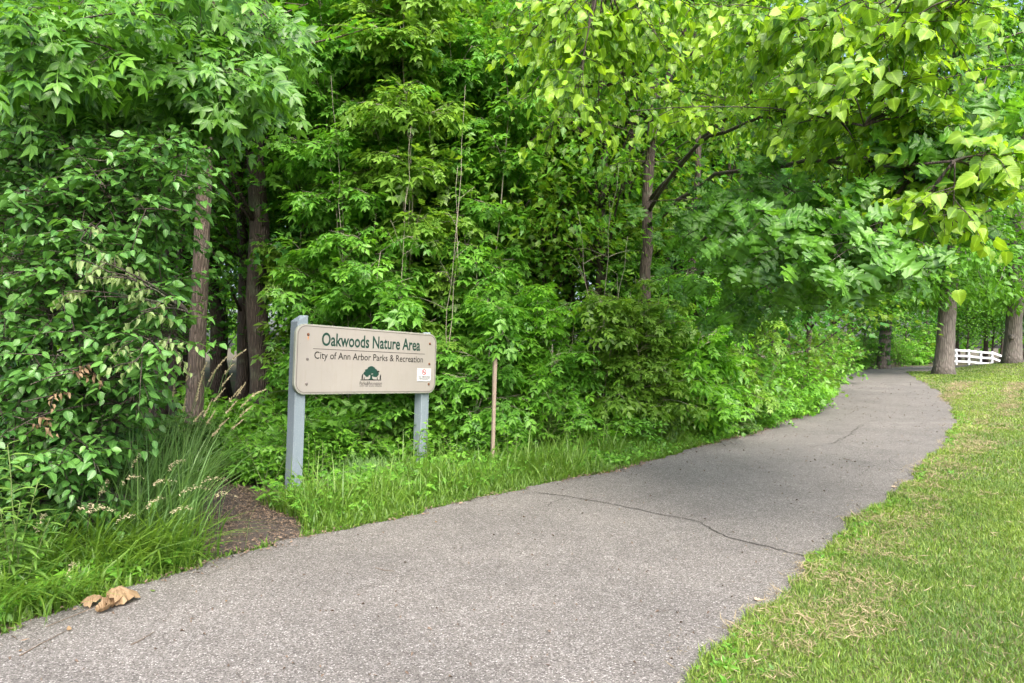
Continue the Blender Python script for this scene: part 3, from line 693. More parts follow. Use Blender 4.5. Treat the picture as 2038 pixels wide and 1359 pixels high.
sp('border_line', frame_ring(rounded_rect(LEN - 2 * d2, HGT - 2 * d2, .104) + d2, rounded_rect(LEN - 2 * d3, HGT - 2 * d3, .099) + d3, -.0088, -.0074), 'sign_line', pan)
def text_mesh(body, x0, x1, z0, z1, y, mat, parent, name='lettering', offset=0.0, tall=None):
    cu = bpy.data.curves.new('t', 'FONT'); cu.body = body; cu.size = 1.0; cu.offset = offset; cu.extrude = 0.0; cu.resolution_u = 4
    ob = bpy.data.objects.new('t', cu); COL.objects.link(ob)
    me = bpy.data.meshes.new_from_object(ob.evaluated_get(bpy.context.evaluated_depsgraph_get()))
    bpy.data.objects.remove(ob)
    co = np.empty(len(me.vertices) * 3); me.vertices.foreach_get('co', co); co = co.reshape(-1, 3)
    mn, mx = co.min(0), co.max(0); s = (co - mn) / np.maximum(mx - mn, 1e-9)
    out = np.stack([x0 + (x1 - x0) * s[:, 0], np.full(len(co), y), z0 + (z1 - z0) * s[:, 1]], 1)
    me.vertices.foreach_set('co', out.ravel().astype(np.float32)); me.materials.clear(); me.materials.append(M[mat]); me.update()
    me.name = name; return link(name, me, parent)
bpy.context.view_layer.update()
U = lambda px: (px - 0.0) * LEN                                # fraction of the board's width
Vz = lambda f: HGT * (1 - f)                                   # fraction down from the top
text_mesh('Oakwoods Nature Area', U(.155), U(.859), Vz(.300), Vz(.105), -.0092, 'sign_green', pan, offset=.019)
text_mesh('City of Ann Arbor Parks & Recreation', U(.112), U(.885), Vz(.522), Vz(.385), -.0092, 'sign_black', pan, offset=.004)
sp('rule_line', slab(np.array([(U(.103), Vz(.351)), (U(.901), Vz(.351)), (U(.901), Vz(.343)), (U(.103), Vz(.343))]), -.009, -.0074), 'sign_line', pan)
# emblem: oak with a swing of leaves, figures, ground bar and two lines of lettering
emb = empty('emblem'); emb.parent = pan
ex, ez = U(.491), Vz(.785)
def blobs(cs, n=14, y=-.0095):
    out = []
    for k, (x, z, rx, rz) in enumerate(cs):
        a = np.arange(n) * 2 * math.pi / n; w = 1 + .10 * np.sin(5 * a + k) + .06 * np.sin(9 * a + 2 * k)
        p = np.stack([ex + x * 1.05 + 1.05 * rx * np.cos(a) * w, ez + .8 * (z + rz * np.sin(a) * w)], 1); out.append(slab(p, y - .00004 * k, -.0074))
    return join(out)
sp('tree_crown', blobs([(.00, .165, .055, .040), (-.048, .130, .046, .036), (.046, .132, .046, .036), (-.078, .095, .036, .030), (.072, .092, .042, .030), (.0, .125, .060, .034), (-.060, .064, .026, .020), (.062, .062, .038, .020), (-.035, .100, .03, .03)]), 'sign_green', emb)
def zig(pts): return slab(np.array([(ex + x * 1.05, ez + z * .8) for x, z in pts]), -.0100, -.0074)
sp('tree_trunk', join([zig([(-.052, .004), (.045, .004), (.020, .016), (.012, .050), (-.012, .050), (-.016, .018)]), zig([(-.012, .045), (.012, .045), (.036, .085), (.024, .088), (.004, .062), (-.002, .092), (-.014, .092)])]), 'sign_green', emb)
sp('ground_bar', zig([(-.150, -.007), (.150, -.007), (.152, .003), (.08, .006), (-.08, .006), (-.152, .003)]), 'sign_black', emb)
def person(x, h, lean=0.0):
    s = h; return join([zig([(x - .10 * s, .006), (x - .03 * s, .006), (x, .40 * s), (x + .05 * s, .006), (x + .12 * s, .006), (x + .10 * s, .5 * s), (x + .12 * s + lean, .82 * s), (x - .08 * s + lean, .82 * s), (x - .11 * s, .5 * s)]), blobs([(x + .02 * s + lean, .92 * s, .08 * s, .09 * s)], 8, -.0101)])
for a in ((-.128, .085), (-.100, .040), (.092, .042), (.138, .080)): sp('figure', person(*a), 'sign_black', emb)
sp('kite', zig([(.098, .112), (.124, .118), (.112, .140), (.094, .132), (.07, .118)]), 'sign_black', emb)
text_mesh('Parks&Recreation', U(.412), U(.570), Vz(.862), Vz(.812), -.0092, 'sign_black', emb)
text_mesh('CITY OF ANN ARBOR', U(.412), U(.570), Vz(.892), Vz(.870), -.0092, 'sign_black', emb)
for k, (fx_, fz, rusty) in enumerate([(.071, .150, 1), (.071, .500, 0), (.071, .850, 0), (.940, .168, 1), (.940, .510, 1), (.940, .850, 1)]):
    sp('bolt', disc(U(fx_), Vz(fz), .017, -.016, -.007, 12), 'rust' if rusty else 'bolt', pan, True)
    if k == 0: sp('rust_stain', slab(np.array([(U(fx_) - .010, Vz(.178)), (U(fx_) + .012, Vz(.178)), (U(fx_) + .006, Vz(.215)), (U(fx_) - .001, Vz(.235)), (U(fx_) - .005, Vz(.205))]), -.0082, -.0074), 'rust_stain', pan)
# no-smoking plate screwed to the board
x0, x1, z0, z1 = U(.842), U(.955), Vz(.800), Vz(.588)
pl = sp('notice_plate', slab(np.array([(x0, z0), (x1, z0), (x1, z1), (x0, z1)]), -.0125, -.0072, .001), 'plate_white', pan)
cx, cz, rr = (x0 + x1) / 2 - .004, z1 - .046, .037
a = np.arange(28) * 2 * math.pi / 28; c_ = np.stack([np.cos(a), np.sin(a)], 1)
sp('prohibition_ring', frame_ring(c_ * rr + (cx, cz), c_ * (rr - .008) + (cx, cz), -.0142, -.0124), 'plate_red', pl)
sp('prohibition_bar', slab(np.array([(cx - .026, cz + .020), (cx + .020, cz - .026), (cx + .026, cz - .020), (cx - .020, cz + .026)]), -.0146, -.0124), 'plate_red', pl)
sp('cigarette', slab(np.array([(cx - .022, cz - .005), (cx + .020, cz - .005), (cx + .020, cz + .004), (cx - .022, cz + .004)]), -.0140, -.0124), 'sign_black', pl)
text_mesh('NO SMOKING', x0 + .022, x1 - .020, z0 + .046, z0 + .066, -.0140, 'sign_black', pl, offset=.02)
for zz, a_, b_ in ((.036, .024, .020), (.024, .040, .045)):
    xs_ = x0 + a_
    while xs_ < x1 - b_:
        w_ = float(R.uniform(.008, .02)); sp('fine_print', slab(np.array([(xs_, z0 + zz - .003), (xs_ + w_, z0 + zz - .003), (xs_ + w_, z0 + zz + .003), (xs_, z0 + zz + .003)]), -.0134, -.0124), 'sign_black', pl); xs_ += w_ + .005
for bx_, bz_ in ((x0 + .010, z1 - .010), (x1 - .012, z0 + .010)): sp('screw', disc(bx_, bz_, .006, -.0155, -.0124, 8), 'bolt', pl)
def post(x, top, name='post'):
    """square post, top cut on a slope falling to the left, arrises eased"""
    w, b = .135, .007
    q = np.array([(b, 0), (w - b, 0), (w, b), (w, w - b), (w - b, w), (b, w), (0, w - b), (0, b)]); n = 8
    zs = [-.15, .4, .8, 1.2, 1.6]; V = []
    for z in zs: V += [(x + px_ + .002 * math.sin(3 * z), .036 + py__, z) for px_, py__ in q]
    V += [(x + px_, .036 + py__, top - .075 * max(0, 1 - px_ / .06)) for px_, py__ in q]; rings = len(zs) + 1; T = []
    for k in range(rings - 1):
        for i in range(n):
            a_, b_ = k * n + i, k * n + (i + 1) % n; T += [(a_, b_, b_ + n), (a_, b_ + n, a_ + n)]
    V.append((x + w / 2, .036 + w / 2, top)); c0 = len(V) - 1; o = (rings - 1) * n
    for i in range(n): T.append((c0, o + i, o + (i + 1) % n))
    return link(name, mesh_np(name, np.array(V), np.array(T), M['post'], smooth=False), sgn)
post(.045, ZB + HGT + .095); post(LEN - .205, ZB + HGT + .02)

# wooden stake
sb_ = GX(978.5, 9.05); top = W(986, 711, 9.05)
q = np.array([(-.020, -.020), (.020, -.020), (.020, .020), (-.020, .020)]); V = []
for k, t in enumerate(np.linspace(0, 1, 7)):
    c = sb_ * (1 - t) + top * t + np.array([.003 * math.sin(5 * t), 0, -.12 * (1 - t)])
    V += [(c[0] + (x * .9 - y * .45) - sb_[0], c[1] + (x * .45 + y * .9) - sb_[1], c[2] - sb_[2] + (.008 * x / .02 if k == 6 else 0)) for x, y in q * (1 - .08 * math.sin(4 * t))]
T = [t3 for k in range(6) for i in range(4) for t3 in ((k * 4 + i, k * 4 + (i + 1) % 4, k * 4 + 4 + (i + 1) % 4), (k * 4 + i, k * 4 + 4 + (i + 1) % 4, k * 4 + 4 + i))] + [(24, 25, 26), (24, 26, 27)]
def mat_stake():
    m, nt, b = newmat('weathered_stake'); n1 = noise(nt, 3, 6, .7, coords(nt, (60, 60, 4)))
    nt.links.new(mixc(nt, n1, (0.20, 0.15, 0.115), (0.42, 0.34, 0.275)), b.inputs['Base Color']); b.inputs['Roughness'].default_value = .9; bump(nt, b, n1, .6, .004); return m
M['stake'] = mat_stake()
st = link('wooden_stake', mesh_np('wooden_stake', np.array(V), np.array(T), M['stake'], smooth=False), None, tuple(sb_))
tag(st, 'thin weathered wooden stake standing upright in the verge right of the sign', 'stake')

# ------------------------------------------------------------------ the wood: interior trees
def noisy_trunk(pl, pts, rad, sides=10, seed=1, rough=.05):
    pl.wood.append(tube(pts, rad, sides, seed, rough))
def lean_poly(base, top, n, wob, seed):
    r = np.random.default_rng(seed); t = np.linspace(0, 1, n)[:, None]; p = base + (top - base) * t
    o = np.cumsum(r.normal(0, wob, (n, 3)), 0); o -= t * o[-1]; o[:, 2] = 0; return p + o
def forest_tree(seed, r0, h, crown_lo, crown_r, nclu, nleaf, shape, mat, bark, size=.13, label='', cat='tree', tint=.4):
    """one trunk, limbs, and leaf clusters in flat layers"""
    rr = np.random.default_rng(seed); p = Plant('woodland_tree', (0, 0, 0), bark)
    pts = lean_poly(np.zeros(3) - np.array([0, 0, .1]), np.array([rr.normal(0, .3), rr.normal(0, .3), h]), 12, .06, seed)
    t = np.linspace(0, 1, 12); rad = r0 * (1 - .75 * t) * (1 + .5 * np.exp(-t * 30)); noisy_trunk(p, pts, rad, 9, seed, .05)
    for k in range(nclu):
        z = crown_lo + (h + .5 - crown_lo) * rr.uniform(0, 1) ** .9; f = (z - crown_lo) / (h - crown_lo)
        rad_c = crown_r * (1 - .55 * f ** 2) * math.sqrt(rr.uniform(.05, 1)); a = rr.uniform(0, 6.28)
        e = np.array([math.cos(a) * rad_c, math.sin(a) * rad_c, z])
        i = int(np.clip((z - .25 * rad_c - .3) / h * 11, 1, 10)); s = pts[i]
        b = p.branch(s, e, .035 * (1 - .6 * f), .006, .03, .05, 5, 3)
        n = nleaf; d = rr.normal(0, 1, (n, 3)) * np.array([.62, .62, .16]); pos = e + d; pos[:, 2] -= .12 * (d[:, 0] ** 2 + d[:, 1] ** 2)
        al = d * np.array([1, 1, .3]) + rr.normal(0, .35, (n, 3)); al[:, 2] -= .35
        no = np.array([0, 0, 1.]) + rr.normal(0, .38, (n, 3))
        p.add('leaf', shape, pos, al, no, size * rr.uniform(.7, 1.25, n), tint + rr.normal(0, .2, n) + rr.normal(0, .12))
    return p.finish(label, cat, mats={'leaf': (mat, 'crown')})
TPL = []
DARK = 'slender dark tree deep in the shaded woods'
TPL.append(forest_tree(1, .16, 12, 4.2, 2.6, 62, 120, 'maple_lo', 'canopy', 'bark_dark', .14))
TPL.append(forest_tree(2, .12, 11, 3.2, 2.3, 58, 120, 'ovate_lo', 'canopy', 'bark_dark', .13))
TPL.append(forest_tree(3, .20, 13, 5.0, 3.0, 66, 120, 'maple_lo', 'maple', 'bark_dark', .15))
TPL.append(forest_tree(4, .07, 6.5, 1.9, 1.7, 44, 95, 'maple_lo', 'maple', 'bark_dark', .12))     # understorey maple
for t_ in TPL: t_.location = (0, -400, 0)                      # moved to their places below
used = [False] * 4
def place(k, px, Y, sc=1.0, rz=None, label=DARK, group='trees deep in the woods', tilt=(0, 0), zs=None):
    loc = GX(px, Y); rz = R.uniform(0, 6.28) if rz is None else rz; s = (sc, sc, sc if zs is None else zs)
    if not used[k]:
        used[k] = True; r = TPL[k]; r.location = tuple(loc); r.rotation_euler = (*tilt, rz); r.scale = s; tag(r, label, 'tree', group)
        return r
    return copy_thing(TPL[k], loc, rz, s, label, group, 'tree', tilt, [None, None, 'canopy_yellow', 'canopy'][int(R.integers(0, 4))])
NEAR = 'trees standing in the woods behind the sign'
trees = [
    (2, 540, 12.2, 1.0, 'thick dark forked trunk just left of the sign behind its upper corner'),
    (1, 478, 13.5, 1.1, 'dark trunk between the pale brown trunk and the forked one'),
    (0, 624, 12.6, .95, 'dark trunk rising right above the left sign post'),
    (1, 352, 14.0, .9, 'slim dark trunk left of the pale brown trunk'),
    (0, 318, 15.5, 1.0, 'thin dark trunk half hidden by the leafy bush on the left'),
    (0, 510, 16.5, 1.1, 'dim trunk far behind the forked tree'),
    (2, 455, 18.0, 1.0, 'broad dim trunk deep behind the pale brown trunk'),
    (1, 1172, 12.6, 1.0, 'straight slim dark trunk above the wooden stake to its right'),
    (0, 1214, 14.0, .85, 'thin dark trunk next to the straight slim one right of centre'),
    (1, 1243, 13.2, .95, 'crooked dark trunk at the middle of the dark opening right of centre'),
    (0, 1120, 15.5, 1.0, 'faint trunk at the left side of the dark opening right of centre'),
    (1, 1365, 14.5, 1.0, 'slim brown trunk at the right side of the dark opening right of centre'),
    (0, 1490, 17.0, 1.0, 'slim trunk showing through the shrubs left of the path bend'),
    (1, 1555, 19.0, 1.0, 'dark trunk among maple leaves left of the path bend'),
    (2, 690, 14.5, 1.05, 'dark trunk behind the saplings above the middle of the sign'),
    (0, 905, 14.0, 1.0, 'dark trunk behind the saplings above the right sign end'),
    (1, 1020, 13.5, .9, 'dark trunk behind the saplings above the wooden stake'),
]
for k, px, Y, sc, lab in trees: place(k, px, Y, sc, None, lab, NEAR, (R.normal(0, .02), R.normal(.03, .02)))
rr = np.random.default_rng(77)
for Y in (17.5, 20.5, 24, 28.5, 34):                            # the deeper wood, row by row
    xs = np.arange(-Y * .95, Y * .40, 2.9 + Y * .035)
    for x in xs:
        x += rr.uniform(-.9, .9); yy = Y + rr.uniform(-1.3, 1.3); place(int(rr.integers(0, 3)), 1019 + x / yy * F, yy, rr.uniform(.85, 1.2), rr.uniform(0, 6.28))
UND = 'shade maples under the tall trees'
for px, Y, sc, lab in ((-60, 9.5, 1.0, 'small shade maple behind the leafy bush at the left edge'), (230, 11.0, .95, 'small shade maple behind the top of the leafy bush'), (640, 14.0, .9, 'small shade maple with level sprays above the left sign post'),
                       (780, 12.6, 1.0, 'small shade maple behind the pale sapling stems'), (960, 12.3, 1.05, 'small shade maple above the right end of the sign'), (1090, 13.2, 1.0, 'small shade maple left of the dark opening right of centre'),
                       (1300, 14.8, .9, 'small shade maple at the back of the dark opening right of centre'), (1430, 14.2, 1.1, 'small shade maple under the oak branches'), (1530, 16.5, 1.1, 'small shade maple left of the path bend'),
                       (1610, 20.0, 1.1, 'small shade maple leaning toward the path bend'),  (1660, 27.0, 1.2, 'small shade maple at the far end of the hedge of shrubs')):
    place(3, px, Y, sc, None, lab, UND)
for Y, n in ((16, 7), (22, 9), (30, 10)):
    for i in range(n):
        x = -Y * .8 + (Y * 1.15) * (i + rr.uniform(.1, .9)) / n
        if any(a < 1019 + x / Y * F < b for a, b in ((360, 600), (1110, 1330))) and Y < 25: continue
        place(3, 1019 + x / Y * F, Y + rr.uniform(-1, 1), rr.uniform(.7, 1.1), None, 'small shade maple deep in the woods', 'shade maples deep in the woods')

# the pale brown trunk left of the sign, with its own crown above the frame
p = Plant('tree', GX(388, 9.6), 'bark_mid')
pts = np.array([W(385, 830, 9.6) - [0, 0, .35], W(392, 700, 9.6), W(400, 520, 9.6), W(408, 330, 9.6), W(412, 180, 9.6), W(420, 0, 9.6), W(430, -250, 9.7), W(445, -500, 9.8)])
tt = np.linspace(0, 1, 40); i5 = np.linspace(0, 1, 8); pts = np.stack([np.interp(tt, i5, pts[:, k]) for k in range(3)], 1); pts[0, 2] = -.1
noisy_trunk(p, pts, np.interp(tt, [0, .06, .3, 1], [.150, .115, .102, .07]), 18, 5, .035)
for k in range(46):
    s = pts[R.integers(20, 40)]; a = R.uniform(0, 6.28); r = R.uniform(.6, 2.6); e = s + np.array([math.cos(a) * r, math.sin(a) * r, R.uniform(-.2, .9)])
    b = p.branch(s, e, .03, .005, .05, .05, 6, 4)
    p.twigs_on(b, 7, (.3, .7), layer='m', shape='maple_lo', k=5, size=.12, tint=.45, rad=.004)
p.finish('straight pale brown trunk with furrowed bark behind the tall grass', 'tree', mats={'m': ('canopy', 'crown')})

# ------------------------------------------------------------------ templates for saplings, shrubs, vines
def make_boxelder(seed, h, stems, parts):
    rs = np.random.default_rng(seed); p = Plant('boxelder_sapling', (0, 0, 0), 'twig_pale')
    for s in range(stems):
        a = rs.uniform(0, 6.28); b0 = np.array([math.cos(a), math.sin(a), 0]) * rs.uniform(.02, .18); hh = h * rs.uniform(.7, 1.0)
        tp = b0 * 2 + np.array([math.cos(a) * rs.uniform(.05, .45), math.sin(a) * rs.uniform(.05, .45), hh])
        st_ = lean_poly(b0 - np.array([0, 0, .05]), tp, 10, .03, seed * 9 + s); p.tube(st_, .016, .004, 5)
        for k in range(int(11 * hh / 2)):
            i = rs.integers(2, 10); s0 = st_[i]; a2 = rs.uniform(0, 6.28); r = rs.uniform(.35, .95) * (1 - .4 * i / 10)
            e = s0 + np.array([math.cos(a2) * r, math.sin(a2) * r, rs.uniform(.0, .35)]); b = p.branch(s0, e, .007, .003, .08, .06, 5, 3)
            p.twigs_on(b, 6, (.14, .34), up=.15, layer='b', shape='pinnate_lo', k=3, size=.265, sag=.2, opp=True, tint=.35, tsd=.22, rad=.003, young=.3, droop=.4, flat=.3)
    return p.finish('', 'sapling', mats={'b': ('box', 'crown')}, parts=parts, cam_pick=False, wood_name='stems')
def make_shrub(seed, h, w, mat, shape, size, stems=9, parts=0, per=4, k=6, bark='twig', name='shrub', tint=.4, opp=False):
    rs = np.random.default_rng(seed); p = Plant(name, (0, 0, 0), bark)
    for s in range(stems):
        a = rs.uniform(0, 6.28); r = w * math.sqrt(rs.uniform(.05, 1)); tp = np.array([math.cos(a) * r, math.sin(a) * r, h * rs.uniform(.45, 1.0) * (1 - .25 * (r / w) ** 2)])
        b0 = np.array([math.cos(a), math.sin(a), 0]) * rs.uniform(.02, .3 * w) - np.array([0, 0, .04]); st_ = p.branch(b0, tp, .009, .003, .06, .06, 7, 4)
        p.twigs_on(st_, per * 3, (.18 * h ** .5, .42 * h ** .5), up=.1, t0=.12, layer='s', shape=shape, k=k, size=size, sag=.3, tint=tint, tsd=.2, rad=.003, young=.25, droop=.35, opp=opp)
    return p.finish('', 'shrub', mats={'s': (mat, 'foliage')}, parts=parts, cam_pick=False, wood_name='stems')
BX = [make_boxelder(101, 3.2, 4, 60), make_boxelder(102, 6.9, 4, 60), make_boxelder(103, 2.2, 4, 60)]
SH = [make_shrub(201, 1.5, .75, 'shrub', 'ovate_lo', .105, 16, 50), make_shrub(202, 1.1, .7, 'shrub', 'pinnate_lo', .23, 14, 50, k=4), make_shrub(203, 2.1, .9, 'maple', 'maple', .125, 17, 50, k=5)]
VN = [make_shrub(301, .62, .6, 'vine', 'maple', .10, 13, 50, k=5, bark='stem_green', name='vine_mound'), make_shrub(302, .7, .55, 'vine', 'trifol', .15, 13, 50, k=5, bark='stem_green', name='vine_mound'), make_shrub(303, .5, .5, 'shrub', 'ovate_lo', .075, 13, 50, bark='stem_green', name='vine_mound')]
used2 = {}
VAR = {'young box elders at the woodland edge': [None, 'box_yellow', 'shrub', None], 'shrubs along the woodland edge': [None, 'box_yellow', 'shrub', 'box'], 'leafy mounds below the sign and along the verge': [None, 'shrub_dark', 'box', None]}
def put(tpl, px, Y, sc, label, group, cat, dz=0.0, tilt=(0, 0)):
    loc = GX(px, Y); loc[2] += dz; rz = R.uniform(0, 6.28)
    if id(tpl) not in used2:
        used2[id(tpl)] = 1; tpl.location = tuple(loc); tpl.rotation_euler = (*tilt, rz); tpl.scale = (sc,) * 3; return tag(tpl, label, cat, group)
    return copy_thing(tpl, loc, rz, sc, label, group, cat, tilt, VAR.get(group, [None])[int(R.integers(0, 4))] if group in VAR else None)
GB = 'young box elders at the woodland edge'
for k, px, Y, sc, lab in [
    (0, 640, 10.6, .95, 'leafy sapling just above the left half of the sign'), (1, 715, 10.4, 1.0, 'tall sapling with pale thin stems above the sign centre'),
    (1, 815, 10.8, 1.12, 'tallest pale stemmed sapling right of the sign centre'), (0, 770, 10.0, .95, 'leafy sapling right behind the sign board'),
    (0, 930, 10.6, 1.0, 'leafy sapling beside the right end of the sign'), (1, 965, 11.2, 1.0, 'tall sapling with bright young tips above the wooden stake'),
    (2, 925, 10.1, .95, 'low sapling close to the right corner of the sign'), (0, 1040, 10.6, .85, 'leafy sapling right of the wooden stake'),
    (2, 1110, 10.6, .95, 'low sapling over the weedy grass right of the stake'), (2, 1215, 11.3, 1.0, 'low bright sapling under the dark opening'),
    (2, 1300, 11.9, .95, 'low sapling with hanging leaflets right of the dark opening'), (2, 1420, 13.0, .95, 'low sapling among the shrubs halfway to the path bend'),
    (0, 655, 11.6, 1.15, 'sapling set back behind the left half of the sign'), (0, 1345, 12.4, 1.0, 'sapling in front of the slim brown trunk'), (0, 1290, 10.95, .8, 'leafy sapling hiding the foot of the tree over the path'), (2, 1375, 11.7, 1.15, 'low sapling below the young oak'), (1, 1255, 12.2, .5, 'thin tall sapling in the dark opening')]:
    put(BX[k], px, Y, sc, lab, GB, 'sapling', tilt=(R.normal(0, .03), R.normal(0, .03)))
for px, Y, tops, lab in ((700, 9.95, [(672, 150), (735, 300)], 'thin bare pale stems rising above the sign left of centre'), (800, 9.9, [(800, 60), (840, 250)], 'tallest thin pale stems rising above the sign centre'),
                          (872, 10.0, [(910, 170), (935, 330)], 'thin pale stems above the right end of the sign'), (1185, 10.9, [(1215, 330), (1160, 420), (1250, 470)], 'thin pale leaning stems right of the stake')):
    b0 = GX(px, Y); p = Plant('bare_sapling', b0, 'twig_pale')
    for tx, ty in tops:
        st_ = p.branch(b0 + np.array([R.normal(0, .05), R.normal(0, .05), -.05]), W(tx + R.normal(0, 22), ty, Y - R.uniform(-.3, .5)), R.uniform(.005, .010), .002, R.normal(0, .015), .075, 14, 5)
        for k in range(6):
            q0 = st_[R.integers(4, 11)]; e = q0 + np.array([R.normal(0, .3), R.normal(0, .2), R.uniform(.1, .45)]); b = p.branch(q0, e, .005, .002, .05, .05, 5, 3)
            p.twigs_on(b, 2, (.12, .25), layer='b', shape='lance_lo', k=4, size=.09, tint=.5, rad=.002, t0=.5)
    p.finish(lab, 'sapling', 'thin pale stems at the woodland edge', wood_name='stems', mats={'b': ('box_yellow', 'foliage')})
GS = 'shrubs along the woodland edge'
for k, px, Y, sc, lab in [
    (1, 975, 10.5, .9, 'shrub right behind the wooden stake'), (0, 1060, 10.3, .85, 'shrub behind the weedy grass right of the stake'), (1, 1130, 10.7, 1.0, 'pinnate shrub left of the bright low sapling'),
    (0, 1190, 10.9, .9, 'round leaved shrub below the straight slim trunk'), (2, 1260, 11.6, .8, 'lobed leaved shrub below the dark opening'), (0, 1330, 11.7, .95, 'bright shrub where the verge narrows'),
    (1, 1385, 12.2, 1.0, 'pinnate shrub where the verge narrows'), (0, 1450, 13.0, .95, 'round leaved shrub below the oak branches'), (2, 1480, 14.2, 1.0, 'lobed leaved shrub below the oak branches'),
    (0, 1525, 14.6, 1.0, 'shrub leaning over the path past the narrow verge'), (1, 1560, 15.8, 1.2, 'pinnate shrub before the path bend'), (2, 1590, 17.4, 1.1, 'dark lobed shrub before the path bend'),
    (0, 1612, 18.6, 1.1, 'yellowish shrub before the path bend'), (0, 1632, 21.5, 1.2, 'shrub at the left of the path bend'), (2, 1650, 24.5, 1.2, 'last tall shrub left of the path bend'),
    (0, 1660, 29.0, 1.3, 'low shrub past the path bend'), (1, 1700, 38.5, 1.6, 'low shrub left of the ivy covered trunk'), (0, 1735, 40.0, 1.4, 'shrub at the foot of the ivy covered trunk'),
    (0, 1790, 43.5, 1.3, 'shrub right of the ivy covered trunk'), (1, 1822, 46.5, 1.6, 'shrub left of the leaning grey trunk at the far path'), (2, 1770, 46.5, 1.5, 'dark shrub behind the ivy covered trunk'), (2, 1850, 50.0, 1.7, 'dark shrub behind the far end of the path')]:
    put(SH[k], px, Y, sc, lab, GS, 'shrub')
GV = 'leafy mounds below the sign and along the verge'
for k, px, Y, sc, lab in [
    (2, 455, 8.6, 1.1, 'leafy mound between the tall grass and the left post'), (0, 505, 8.7, 1.0, 'lobed leaved mound left of the left sign post'), (1, 545, 8.2, .9, 'three leaved mound at the foot of the left sign post'),
    (0, 640, 9.0, 1.15, 'lobed leaved mound under the left half of the sign'), (1, 690, 9.2, 1.15, 'three leaved mound under the middle of the sign'), (2, 735, 9.3, 1.35, 'round leaved mound under the middle of the sign'),
    (0, 775, 9.6, 1.2, 'lobed leaved mound left of the right sign post'), (2, 610, 9.6, 1.6, 'bushy mound behind the left sign post'), (1, 865, 9.9, 1.1, 'three leaved mound right of the right sign post'),
    (0, 905, 10.3, .9, 'lobed leaved mound between the right post and the stake'), (2, 680, 9.9, 1.7, 'bushy mound close under the sign board'), (1, 760, 10.1, 1.7, 'tall three leaved mound close under the sign board'),
    (1, 1005, 9.7, .9, 'three leaved mound right of the stake'), (0, 1165, 10.5, 1.0, 'vine with large round leaves on the verge right of the stake'), (1, 1240, 10.7, 1.0, 'three leaved mound on the narrowing verge'),
    (2, 1310, 11.0, 1.0, 'round leaved mound on the narrowing verge'), (0, 1400, 11.9, 1.0, 'lobed leaved mound on the narrow verge'), (2, 1455, 12.4, 1.1, 'round leaved mound leaning onto the path'), (1, 1510, 13.7, 1.1, 'three leaved mound leaning onto the path'),
    (2, 1560, 15.1, 1.2, 'round leaved mound beyond the narrow verge'), (1, 1600, 17.0, 1.2, 'three leaved mound near the path bend'), (0, 480, 10.8, 1.3, 'shaded mound with large lobed leaves in front of the forked trunk'), (0, 440, 11.6, 1.5, 'shaded lobed leaved mound right of the pale brown trunk'), (0, 560, 10.4, 1.3, 'shaded lobed leaved mound behind the left sign post'),
    (2, 340, 9.0, 1.4, 'shaded mound behind the tall grass'), (1, 300, 8.0, 1.3, 'shaded mound at the right foot of the leafy bush')]:
    put(VN[k], px, Y, sc, lab, GV, 'plant')

# ------------------------------------------------------------------ linden with large bright leaves over the path
def near(Y): return 11.6 - (11.6 - Y) * 1.32
def hanging(p, limb_pts, targets, layer, shape, size, n_tw, lr, k, br=.010, **kw):
    """branches from the nearest limb point to each target, with drooping leafy twigs at the end"""
    L = np.vstack(limb_pts)
    for px, py, Y in targets:
        e = W(px, py, Y); i = np.argmin(np.linalg.norm((L - e) * np.array([1, .8, 1.4]), axis=1)); b = p.branch(L[i], e, br, .003, .06, .05, 7, 4)
        p.twigs_on(b, n_tw, lr, t0=.45, layer=layer, shape=shape, size=size, k=k, **kw)
p = Plant('linden_tree', GX(1288, 11.6), 'bark_dark')
def limb(pp, r0, r1, n=14, sides=8):
    q = np.array([W(a[0], a[1], near(a[2])) for a in pp]); d = np.concatenate([[0], np.cumsum(np.linalg.norm(np.diff(q, axis=0), axis=1))]); s = np.linspace(0, d[-1], n)
    o = np.stack([np.interp(s, d, q[:, k]) for k in range(3)], 1); o[1:-1] += R.normal(0, .018, (n - 2, 3)); p.tube(o, r0, r1, sides, 3, .04); return o
b0 = GX(1288, 11.6)
tr = limb([(1288, 690 + (EYE + .1) / 11.6 * F, 11.6), (1283, 640, 11.6), (1290, 390, 11.5), (1300, 180, 11.4), (1318, 0, 11.3), (1330, -200, 11.2)], .105, .06, 22, 12)
l0 = limb([(1300, 250, 11.4), (1345, 120, 11.0), (1372, 0, 10.6), (1390, -160, 10.0)], .07, .03)
l1 = limb([(1292, 400, 11.5), (1405, 270, 10.2), (1480, 200, 9.2), (1560, 112, 8.2), (1660, 60, 7.2)], .034, .009)
l2 = limb([(1292, 420, 11.5), (1390, 280, 10.0), (1510, 236, 8.6), (1630, 226, 7.6), (1720, 250, 6.8)], .034, .009)
l3 = limb([(1290, 450, 11.5), (1420, 348, 10.0), (1520, 338, 8.8), (1620, 318, 7.8), (1760, 330, 7.0), (1900, 320, 6.4)], .034, .009)
l4 = limb([(1310, 60, 11.3), (1250, -40, 9.0), (1200, -60, 7.4)], .05, .015)
l5 = limb([(1372, 0, 10.6), (1560, -60, 8.2), (1780, -40, 6.6), (1950, -20, 6.2)], .04, .012)
